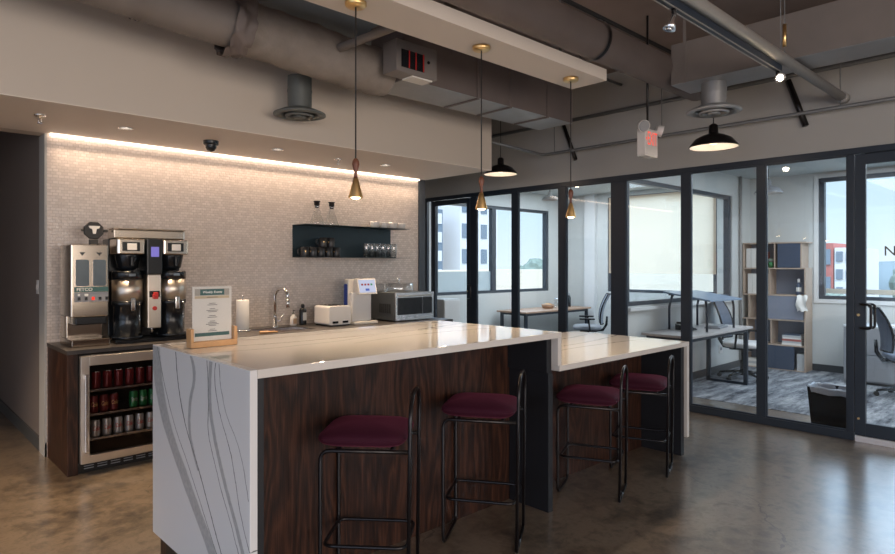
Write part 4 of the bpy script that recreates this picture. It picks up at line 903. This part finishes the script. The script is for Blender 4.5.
MB().box(-.275,.275,-.215,-.1905,.012,.317).build('front_frame', M['steel_cool'], mw, bevel=.003)
MB().rbox(-.25,.245,-.222,-.2155,.075,.262,.012,'y').build('door_window', M['black_plastic'], mw)
MB().box(.10,.104,-.224,-.2225,.08,.258).build('panel_seam', M['grey_plastic'], mw)
MB().box(-.23,.23,-.235,-.216,.272,.288).build('handle', M['steel'], mw, bevel=.004)
MB().box(-.02,.02,-.2185,-.2155,.035,.047).build('badge', M['grey_plastic'], mw)
vs = MB()
for k in range(6): vs.box(-.2785,-.2755,-.12+k*.035,-.10+k*.035,.09,.19)
vs.build('side_vents', M['black_matte'], mw)
for sx in (-1,1):
    for sy in (-.16,.22): MB().cyl((sx*.24,sy,0),(sx*.24,sy,.0115),.014,12).build('foot', M['rubber'], mw)
t = thing('cake_dome', 'clear glass cake dome with round knob on top of the microwave', 'cake dome', (4.42,5.47,CT+.32))
MB().lathe([(.165,.0),(.168,.006),(.168,.085),(.150,.097),(.0,.103)], n=36).build('glass_cover', M['glass'], t)
MB().lathe([(0,.104),(.008,.104),(.008,.115),(.018,.125),(.020,.135),(.014,.148),(0,.152)], n=20).build('knob', M['glass_dark'] if 'glass_dark' in M else M['steel_cool'], t)

# ---- wall shelf and what stands on it
ws = thing('wall_shelf', 'dark teal metal wall shelf holding mugs, glasses and carafes', 'shelf', (3.26,YM-.003,1.61))
MB().box(0,1.29,-.004,0,.004,.333).build('back_panel', M['shelf_metal'], ws)
MB().box(0,1.37,-.27,0,0,.0035).build('lower_shelf', M['shelf_metal'], ws); MB().box(0,1.37,-.27,0,.3335,.337).build('upper_shelf', M['shelf_metal'], ws)
sb = MB()
for x in (.15,.5,.83,1.13): sb.cyl((x,-.004,.29),(x,-.007,.29),.006,10)
sb.build('screw', M['black_matte'], ws)
for x, lb in ((3.475,'left clear glass carafe with dark stopper on the wall shelf'),(3.655,'right clear glass carafe with dark stopper on the wall shelf')):
    t = thing('carafe', lb, 'carafe', (x,5.65,1.948), 0, 'carafes on the wall shelf')
    MB().lathe([(0,.003),(.070,.0),(.078,.008),(.074,.03),(.045,.12),(.026,.175),(.024,.20),(.026,.205)], n=32).build('glass_body', M['glass'], t)
    MB().lathe([(0,.178),(.022,.18),(.022,.206),(.029,.208),(.029,.24),(.036,.246),(.036,.254),(0,.254)], n=24).build('stopper', M['metal_black'], t)
def mug(x, z, label, rz=0):
    t = thing('mug', label, 'mug', (x,5.63,z), rz, 'black mugs on the wall shelf')
    MB().lathe([(0,.002),(.040,.0),(.043,.006),(.043,.099),(.041,.101),(.038,.099),(.038,.012),(0,.010)], n=28).build('cup', M['mug_black'], t)
    MB().tube([(-.040,0,.078),(-.060,0,.082),(-.072,0,.065),(-.070,0,.042),(-.055,0,.026),(-.040,0,.024)], .0055, 8).build('handle', M['mug_black'], t)
    MB().prism([(-.010,-.0445,.062),(.010,-.0445,.062),(.0,-.0445,.044)],(0,-.0008,0)).build('gold_emblem', M['gold'], t)
for k in range(5): mug(3.318+k*.0955, 1.615, ords[k]+' black mug from the left in the bottom row on the shelf', R(-20 if k == 0 else -62))
for k in range(2): mug(3.535+k*.0955, 1.717, ['left','right'][k]+' black mug of the two stacked on top', R(-20 if k == 0 else -62))
for k in range(6):
    t = thing('drinking_glass', ords[k]+' tall clear drinking glass from the left on the lower shelf', 'glass', (4.085+k*.078,5.62,1.615), 0, 'glasses on the wall shelf')
    MB().lathe([(0,.012),(.028,.010),(.029,.0),(.033,.004),(.037,.15),(.036,.153),(.034,.15),(.030,.016),(0,.014)], n=24).build('glass_body', M['glass'], t)
    MB().lathe([(.0345,.151),(.037,.1535),(.0345,.1535)], n=24).build('rim', M['steel_cool'], t)
for k in range(4):
    t = thing('cup', ords[k]+' white cup from the left on the upper shelf', 'cup', (4.215+k*.125,5.63,1.948), 0, 'white cups on the wall shelf')
    MB().lathe([(0,.0),(.034,.0),(.048,.014),(.056,.06),(.057,.068),(.054,.068),(.046,.016),(0,.007)], n=28).build('bowl', M['ceramic_white'], t)
    MB().tube([(.054,0,.055),(.072,0,.05),(.070,0,.028),(.050,0,.022)], .0045, 8).build('handle', M['ceramic_white'], t)

# ================================================================== OFFICES
def office_chair(label, x, y, rz, seat_m, back_m):
    t = thing('office_chair', label, 'office chair', (x,y,.0), rz)   # local +y = towards the back rest
    for k in range(5):
        a = 2*pi*k/5+.3; c, s = math.cos(a), math.sin(a)
        MB().tube([(c*.03,s*.03,.10),(c*.15,s*.15,.095),(c*.29,s*.29,.075)], [.026,.02,.014], 8).build('base_arm', M['black_plastic'], t)
        MB().cyl((c*.30-s*.022,s*.30+c*.022,.032),(c*.30+s*.022,s*.30-c*.022,.032),.026,14).cyl((c*.295,s*.295,.05),(c*.295,s*.295,.078),.01,8).build('caster', M['rubber'], t)
    MB().tube([(0,0,.08),(0,0,.26),(0,0,.261),(0,0,.44)], [.034,.034,.02,.02], 14).build('gas_column', M['black_plastic'], t)
    MB().squad((0,-.02,.475), .245, .235, .045, .6, .4).build('seat', M[seat_m], t)
    MB().rbox(-.15,.15,-.14,.14,.405,.43,.04,'z').build('tilt_mechanism', M['black_plastic'], t)
    # curved mesh back
    vs = []; fs = []; nu, nv = 12, 14
    for j in range(nv+1):
        z = .54+.50*j/nv; hw = .20+.035*math.sin(pi*j/nv)-.05*max(0,j/nv-.6); yb = .24+.05*math.sin(pi*j/nv)*-.6+.12*(j/nv)**1.5
        for i in range(nu+1):
            u = -1+2*i/nu; vs.append((u*hw, yb-.05*(u*u), z))
    for j in range(nv):
        for i in range(nu): a = j*(nu+1)+i; fs.append((a,a+1,a+nu+2,a+nu+1))
    mb = MB(); mb.add(vs, fs, True); n0 = len(vs); mb.add([(v[0],v[1]+.014,v[2]) for v in vs], [f[::-1] for f in fs], True)
    mb.build('backrest', M[back_m], t)
    e = [vs[i] for i in range(nu+1)]+[vs[j*(nu+1)+nu] for j in range(1,nv+1)]+[vs[nv*(nu+1)+i] for i in range(nu-1,-1,-1)]+[vs[j*(nu+1)] for j in range(nv-1,0,-1)]
    MB().tube([(p[0],p[1]+.007,p[2]) for p in e], .013, 8, closed=True).build('back_frame', M['black_plastic'], t)
    MB().tube([(0,.10,.42),(0,.24,.43),(0,.30,.52),(0,.31,.66)], [.025,.025,.022,.016], 10).build('back_support', M['black_plastic'], t)
    for sx in (-1,1):
        MB().tube([(sx*.15,.02,.42),(sx*.28,.02,.44),(sx*.29,.0,.62)], .014, 8).build('arm_post', M['black_plastic'], t)
        MB().rbox(sx*.29-.04,sx*.29+.04,-.15,.10,.622,.645,.02,'z').build('arm_pad', M['black_plastic'], t)
    return t
def desk(label, x0, x1, y0, y1, z=.75, top='desk_wood'):
    t = thing('desk', label, 'desk', ((x0+x1)/2,(y0+y1)/2,.004)); a = (x1-x0)/2; b = (y1-y0)/2
    MB().box(-a,a,-b,b,z-.032,z-.004).build('desktop', M[top], t, bevel=.003)
    for sx in (-1,1):
        mb = MB(); q = .022; xx = sx*(a-.07)
        mb.box(xx-q,xx+q,-b+.04,-b+.085,0,z-.033).box(xx-q,xx+q,b-.085,b-.04,0,z-.033).box(xx-q,xx+q,-b+.085,b-.085,0,.03).box(xx-q,xx+q,-b+.085,b-.085,z-.07,z-.033)
        mb.build('leg_frame', M['frame_black'], t)
    MB().box(-a+.10,a-.10,-b+.045,-b+.075,z-.075,z-.033).box(-a+.10,a-.10,b-.075,b-.045,z-.075,z-.033).build('cross_rail', M['frame_black'], t)
    return t
desk('long desk with black frame legs under the inner window', 6.53, 8.25, 3.04, 3.64, top='desk_top')
dt = thing('desk_riser', 'tilted pale blue drawing board on four bent black legs on a desk', 'desk riser', (7.45,3.33,.752))
MB().prism([(-.42,-.27,.355),(.50,-.27,.345),(.50,.30,.43),(-.42,.30,.44)],(0,0,.02)).build('board', M['board'], dt, bevel=.004)
for x, y, zt in ((-.34,-.2,.362),(.42,-.2,.355),(-.34,.26,.435),(.42,.26,.428)):
    s = -1 if y < 0 else 1
    MB().tube(fillet([(x,y,0),(x,y+s*.0,.28),(x+.03,y-s*.03,zt-.004),(x+.10,y-s*.05,zt-.004+(-s*.05)*.158)],.05), .014, 10).build('leg', M['frame_black'], dt)
MB().box(-.35,.43,.245,.265,.41,.425).build('cross_bar', M['frame_black'], dt)
tag(MB().box(-.19,.19,-.09,.09,0,.02).box(-.16,.16,-.06,.06,.02,.032).build('keyboard', M['grey_plastic'], None, (7.72,3.28,.752), (0,0,.15)), 'grey keyboard lying on the desk under the tilted board', 'keyboard')
t = thing('desk_phone', 'small dark device standing on the desk left of the keyboard', 'phone', (7.20,3.42,.752)); MB().prism([(-.08,-.1,0),(-.08,.1,0),(-.08,.1,.07),(-.08,-.08,.02)],(.16,0,0)).build('body', M['black_plastic'], t); MB().box(-.07,-.03,-.09,.09,.072,.095).build('handset', M['black_plastic'], t)
office_chair('office chair with pale seat tucked behind the desk end', 8.57, 3.29, R(6), 'white_plastic', 'mesh_back')
office_chair('mesh office chair behind the lettered glass door', 8.72, 1.52, R(25), 'mesh_back', 'mesh_back')
# bookcase
bk = thing('bookcase', 'staggered wooden bookcase with dark doors beside the far office window', 'bookcase', (9.72,3.30,.004))
Y0, Y1 = -.43, .43; DP = .30; rows = [0,.36,.725,1.085,1.475,1.85]
for k, z in enumerate(rows): MB().box(0,DP,Y0,Y1,max(z-.009,0),z+.009).build('shelf', M['shelf_wood'], bk)
sp = [(Y0,Y1),(Y0,Y1-.05),(Y0+.0,Y1-.08),(Y0-.0,Y1),(Y0+.05,Y1)]
for k in range(5):
    a, c = sp[k]; z0, z1 = rows[k]+.010, rows[k+1]-.010
    MB().box(0,DP,a,a+.018,z0,z1).build('side_panel', M['shelf_wood'], bk); MB().box(0,DP,c-.018,c,z0,z1).build('side_panel', M['shelf_wood'], bk)
    MB().box(DP-.012,DP-.002,a+.018,c-.018,z0,z1).build('back_panel', M['blue_grey'], bk)
    mid = (a+c)/2+(.06 if k%2 else -.04); MB().box(.01,DP-.013,mid-.008,mid+.008,z0,z1).build('divider', M['shelf_wood'], bk)
def bdoor(k, u0, u1, m='navy'):
    d = MB().box(-.002,.014,u0,u1,rows[k]+.014,rows[k+1]-.014).build('door', M[m], bk)
    return d
bdoor(4,-.36,-.06); bdoor(2,-.40,.10,'blue_grey'); bdoor(0,-.28,.12,'navy')
def wy(y): return 3.30+y
def book(x, y, z, w, h, d, m, label, cat='binder', name='binder', group=None):
    t = thing(name, label, cat, (x, y, z), 0, group)
    MB().box(0,.004,-w/2,w/2,0,h).box(.004,d,-w/2,-w/2+.003,0,h).box(.004,d,w/2-.003,w/2,0,h).build('cover', M[m], t); MB().box(.005,d-.004,-w/2+.0035,w/2-.0035,.004,h-.006).build('pages', M['paper'], t); return t
zt = 4*0+.004
for k in range(3): book(9.755, wy(.36)-k*.072, rows[4]+.015, .066, .29, .2, 'paper', ords[k]+' white binder from the left on the top shelf of the bookcase', group='white binders on the top bookcase shelf')
book(9.755, wy(.36)-3*.072, rows[4]+.015, .05, .24, .18, 'brick_red', 'red binder beside the white binders on the top bookcase shelf')
t = thing('plant_pot', 'green pot on the top bookcase shelf beside the red binder', 'pot', (9.80,wy(.055),rows[4]+.014)); MB().lathe([(0,0),(.035,0),(.042,.08),(.038,.082),(0,.07)],n=20).build('pot', M['can_green'], t); MB().squad((0,0,.11),.05,.05,.035,1,1,16,8).build('foliage', M['leaf'], t)
for k in range(4): book(9.755, wy(.34)-k*.066, rows[3]+.015, .06, .30, .2, 'paper', ords[k]+' white binder from the left on the second bookcase shelf', group='white binders on the second bookcase shelf')
t = thing('spray_bottle', 'blue and white bottle on the second bookcase shelf', 'bottle', (9.79,wy(-.32),rows[3]+.014)); MB().lathe([(0,0),(.033,0),(.034,.01),(.034,.14),(.015,.18),(0,.18)],n=20).build('bottle', M['icon_b'] if False else M['navy'], t); MB().lathe([(.016,.181),(.016,.23),(0,.235)],n=14).build('cap', M['white_plastic'], t); MB().lathe([(.0345,.05),(.0345,.11)],n=20).build('label_patch', M['paper'], t)
mz = rows[1]+.0135
for k, (w, h, m) in enumerate(((.26,.03,'paper'),(.25,.025,'paper_grey'),(.255,.03,'brick_red'),(.24,.022,'paper'),(.25,.03,'paper_grey'),(.23,.02,'navy'))):
    t = thing('magazine', ['lowest thick white','second grey','third reddish','fourth thin white','fifth grey','topmost dark'][k]+' volume in the stack low in the bookcase', 'magazine', (9.84,wy(-.24),mz), 0, 'stack of magazines in the bookcase')
    MB().box(-.1,.1,-w/2,w/2,0,.003).box(-.1,.1,-w/2,w/2,h-.003,h).box(-.1,-.097,-w/2,w/2,.003,h-.003).build('cover', M[m], t); MB().box(-.096,.096,-w/2+.004,w/2-.004,.0032,h-.0032).build('pages', M['paper'], t); mz += h+.0008
mz = rows[0]+.0135
for k in range(3):
    t = thing('paper_stack', ['lower','middle','upper'][k]+' stack of white paper on the bottom left bookcase shelf', 'paper', (9.86,wy(.29),mz), 0, 'paper stacks at the foot of the bookcase'); MB().box(-.1,.1,-.11,.11,0,.034).build('sheets', M['paper' if k != 1 else 'paper_grey'], t); mz += .035
tag(MB().box(-.09,.09,-.05,.05,0,.24).build('storage_box', M['paper_grey'], None, (9.85,wy(-.355),rows[0]+.0135)), 'pale upright box on the bottom shelf right of the dark door', 'box')
cl = MB(); vs = []; fs = []
for j in range(9):
    for i in range(7): vs.append((9.69-.02*math.sin(i*1.1+j*.6)-.035*(1 if j>2 else j/3), wy(-.43)-.03+i*.022-.01*math.sin(j), 1.10-.028*j+.012*math.sin(i*1.7)))
for j in range(8):
    for i in range(6): a = j*7+i; fs.append((a,a+1,a+8,a+7))
cl.add(vs,fs,True); cl.add([(v[0]+.006,v[1],v[2]) for v in vs],[f[::-1] for f in fs],True)
tag(cl.build('cloth', M['paper']), 'crumpled white cloth hanging at the bookcase right edge', 'cloth')
# filing cabinet under the window
fc = thing('filing_cabinet', 'low grey lateral filing cabinet under the right office window', 'filing cabinet', (9.70,1.30,.004))
MB().box(-.40,.33,-1.0,1.0,.03,.72).build('body', M['cab_grey'], fc, bevel=.003); MB().box(-.41,.33,-1.01,1.01,.7205,.745).build('top', M['paper_grey'], fc, bevel=.003); MB().box(-.37,.31,-.98,.98,0,.0295).build('plinth', M['base_dark'], fc)
for y in (-.5,.5):
    for z in (.05,.385):
        d = MB().box(-.416,-.4005,y-.49,y+.49,z,z+.325).build('drawer', M['cab_grey'], fc, bevel=.002); MB().box(-.43,-.4165,y-.08,y+.08,z+.26,z+.28).build('handle', M['steel_cool'], d)
tag(MB().rbox(-.08,.08,-.06,.06,0,.075,.015,'z').build('tissue_box', M['white_plastic'], None, (9.50,2.20,.752)), 'small white tissue box at left end of the filing cabinet', 'box')
t = thing('papers', 'few loose papers on top of the filing cabinet', 'paper', (9.55,1.7,.752)); MB().box(-.1,.1,-.15,.15,0,.012).build('sheet', M['paper'], t)
# bin
t = thing('trash_bin', 'dark rectangular waste bin with a liner behind the glass', 'trash bin', (6.60,1.715,.0))
def taper(mb, a0, b0, a1, b1, z0, z1, th):
    o = [(-a0,-b0,z0),(a0,-b0,z0),(a0,b0,z0),(-a0,b0,z0),(-a1,-b1,z1),(a1,-b1,z1),(a1,b1,z1),(-a1,b1,z1)]
    i = [(-a0+th,-b0+th,z0+th),(a0-th,-b0+th,z0+th),(a0-th,b0-th,z0+th),(-a0+th,b0-th,z0+th),(-a1+th,-b1+th,z1),(a1-th,-b1+th,z1),(a1-th,b1-th,z1),(-a1+th,b1-th,z1)]
    return mb.add(o+i, [(0,3,2,1)]+[(k,(k+1)%4,4+(k+1)%4,4+k) for k in range(4)]+[(8,9,10,11)]+[(8+k,12+k,12+(k+1)%4,8+(k+1)%4) for k in range(4)]+[(4+k,4+(k+1)%4,12+(k+1)%4,12+k) for k in range(4)])
taper(MB(), .10,.155,.125,.185,0,.385,.006).build('bin_body', M['black_plastic'], t)
lr = MB(); rn = random.Random(9); ring = []
for k in range(48):
    a = 2*pi*k/48; c, s = math.cos(a), math.sin(a); p = lambda v, e: math.copysign(abs(v)**e, v)
    ring.append((p(c,.35), p(s,.35)))
vs = []; fs = []
for j, (ra, rb, z) in enumerate(((.112,.170,.28),(.119,.178,.384),(.130,.192,.398),(.134,.198,.375),(.130,.192,.335))):
    for k, (c, s) in enumerate(ring): q = rn.uniform(-.003,.004) if j > 1 else 0; vs.append((c*(ra+q), s*(rb+q), z+(rn.uniform(-.010,.010) if j in (2,4) else 0)))
for j in range(4):
    for k in range(48): fs.append((j*48+k, j*48+(k+1)%48, (j+1)*48+(k+1)%48, (j+1)*48+k))
lr.add(vs, fs, True).build('bin_liner', M['bag'], t)
# left office
desk('wooden top desk along the far windows of the left office', 7.95, 9.85, 6.50, 7.15)
office_chair('pale mesh office chair at the far left office desk', 9.0, 6.0, R(215), 'grey_plastic', 'mesh_pale')
t = thing('storage_cabinet', 'white storage cabinet under the far window behind the far glass door', 'cabinet', (6.60,7.03,.004)); MB().box(-.17,.17,-.17,.17,.03,1.0).build('body', M['paint_white'], t, bevel=.003); MB().box(-.165,.165,-.185,-.171,.05,.98).build('door', M['white_plastic'], t, bevel=.002); MB().box(-.16,.16,-.15,.16,0,.0295).build('plinth', M['base_dark'], t)
t = thing('water_bottle', 'black bottle standing on the far left office desk', 'bottle', (9.62,6.85,.752)); MB().lathe([(0,0),(.045,0),(.047,.01),(.047,.17),(.03,.20),(.028,.21),(0,.21)],n=20).build('bottle', M['black_plastic'], t); MB().lathe([(.031,.211),(.031,.245),(0,.25)],n=16).build('cap', M['grey_plastic'], t)
t = thing('glass_jar', 'clear glass jar on the far left office desk', 'jar', (9.22,6.82,.752)); MB().lathe([(0,.003),(.05,0),(.055,.01),(.055,.13),(.04,.15),(.042,.16)],n=20).build('jar_body', M['glass'], t); MB().lathe([(.044,.161),(.044,.175),(0,.178)],n=16).build('lid', M['steel_cool'], t)
t = thing('basket', 'low brown basket on the far left office desk', 'basket', (8.98,6.84,.752)); MB().lathe([(0,0),(.09,0),(.12,.07),(.115,.072),(.085,.008),(0,.008)],n=24).build('basket_body', M['desk_wood'], t); MB().squad((0,0,.06),.09,.09,.035,1,1,16,8).build('contents', M['bamboo'], t)
t = thing('ceiling_light', 'slim white ceiling light in the right office', 'ceiling light', (7.35,3.3,2.858)); MB().box(-.6,.6,-.06,.06,-.05,0).build('housing', M['white_plastic'], t); MB().box(-.58,.58,-.05,.05,-.056,-.0505).build('diffuser', emit('office_tube',(.9,.95,1),2.2), t)
tag(MB().tube(fillet([(9.60,3.715,2.858),(9.60,3.715,1.9),(9.60,3.715,.102)],.02), .02, 10).build('conduit_pipe', M['pipe_light']), 'vertical pale conduit in the corner of the right office', 'pipe')
t = thing('wall_outlet', 'pale outlet plate low on the partition wall behind the chair', 'outlet', (8.95,3.742,.33)); MB().box(-.06,.06,-.006,0,-.06,.06).build('plate', M['white_plastic'], t); MB().box(-.03,-.005,-.009,-.0065,-.02,.02).box(.005,.03,-.009,-.0065,-.02,.02).build('sockets', M['grey_plastic'], t)

# ================================================================== LIGHT
def area(name, loc, rot, sx, sy, e, col):
    l = D.lights.new(name, 'AREA'); l.shape = 'RECTANGLE'; l.size = sx; l.size_y = sy; l.energy = e; l.color = col
    o = D.objects.new(name, l); COL.objects.link(o); o.location = loc; o.rotation_euler = rot; return o
# daylight through the lounge windows behind the viewer
COOL = (.62,.72,1)
for y0, y1 in ((-3.6,-.9),(-.3,2.4)): area('window_daylight', (-4.52,(y0+y1)/2,1.75), (0,-pi/2,0), 2.2, y1-y0-.1, 34*(y1-y0)/2.7, COOL)
for x0, x1 in ((-3.4,-.6),(.2,3.0)): area('window_daylight', ((x0+x1)/2,-4.52,1.75), (pi/2,0,0), x1-x0-.1, 2.2, 135, (1,.85,.74))
for x, y in ((-2.5,-1.5),(1.5,-2.5),(3.8,-1.2)):  # unseen warm fill added behind the viewer, no fittings modelled
    l = D.lights.new('lounge_fill', 'POINT'); l.energy = 12; l.color = (1,.76,.56); l.shadow_soft_size = .3
    o = D.objects.new('lounge_fill', l); COL.objects.link(o); o.location = (x,y,2.7)
for loc, a, b, e in (((8.2,1.2,2.84),2.6,2.6,105),((8.3,5.6,2.84),2.4,2.2,85)): area('office_fill', loc, (0,0,0), a, b, e, (.80,.90,1))  # cool fill added under the office ceilings to brighten the rooms
# portals help the sky come in through the office windows
for loc, rot, a, b in (((XR+.2,1.5,1.91),(0,pi/2,0),1.7,2.5), ((XR+.2,5.28,1.91),(0,pi/2,0),1.7,1.9), ((8.1,YN+.2,1.8),(-pi/2,0,0),2.9,1.5)):
    o = area('sky_portal', loc, rot, a, b, 1, (1,1,1)); o.data.cycles.is_portal = True
s = D.lights.new('sun', 'SUN'); s.energy = 3.2; s.angle = R(1.5); s.color = (1,.93,.82)
o = D.objects.new('sun', s); COL.objects.link(o); o.rotation_euler = Vector((-.38,-.46,.80)).to_track_quat('Z','Y').to_euler(); o.location = (30,-10,40)

w = D.worlds.new('sky'); SC.world = w; w.use_nodes = True; nt = w.node_tree; nt.nodes.clear()
wo = nt.nodes.new('ShaderNodeOutputWorld'); bg = nt.nodes.new('ShaderNodeBackground'); bg.inputs['Strength'].default_value = 1.15
tc = nt.nodes.new('ShaderNodeTexCoord'); sx_ = nt.nodes.new('ShaderNodeSeparateXYZ'); L(nt, tc.outputs['Generated'], sx_.inputs[0])
r = ramp(nt, [(.45,(.45,.48,.50)), (.5,(.80,.92,1.0)), (.54,(.68,.86,1.0)), (.595,(.60,.80,1.0)), (.67,(.60,.78,1.0)), (1.0,(.5,.7,1.0))])
mr = nt.nodes.new('ShaderNodeMapRange'); mr.inputs[1].default_value = -1; mr.inputs[2].default_value = 1; L(nt, sx_.outputs[2], mr.inputs[0]); L(nt, mr.outputs[0], r.inputs[0])
hi = nt.nodes.new('ShaderNodeMapRange'); hi.inputs[1].default_value = .20; hi.inputs[2].default_value = .34; hi.inputs[3].default_value = 1.15; hi.inputs[4].default_value = 3.4
L(nt, sx_.outputs[2], hi.inputs[0]); L(nt, hi.outputs[0], bg.inputs['Strength'])   # hazy sky, brighter above the skyline
L(nt, r.outputs[0], bg.inputs[0]); L(nt, bg.outputs[0], wo.inputs[0])

# ================================================================== CAMERA
cam = D.cameras.new('camera'); co = D.objects.new('camera', cam); COL.objects.link(co); SC.camera = co
cam.sensor_fit = 'HORIZONTAL'; cam.sensor_width = 36; cam.lens = 36*619/895; cam.shift_y = -12/895; cam.clip_start = .05; cam.clip_end = 500
co.location = (0,0,1.53); co.rotation_euler = (pi/2, 0, .8116-pi/2)
SC.view_settings.view_transform = 'Standard'; SC.view_settings.look = 'None'; SC.view_settings.exposure = .12; SC.view_settings.gamma = 1
SC.view_settings.use_curve_mapping = False
SC.cycles.use_denoising = True; SC.cycles.max_bounces = 10; SC.cycles.transparent_max_bounces = 24; SC.cycles.caustics_reflective = False; SC.cycles.caustics_refractive = False
SC.cycles.sample_clamp_indirect = 4.0
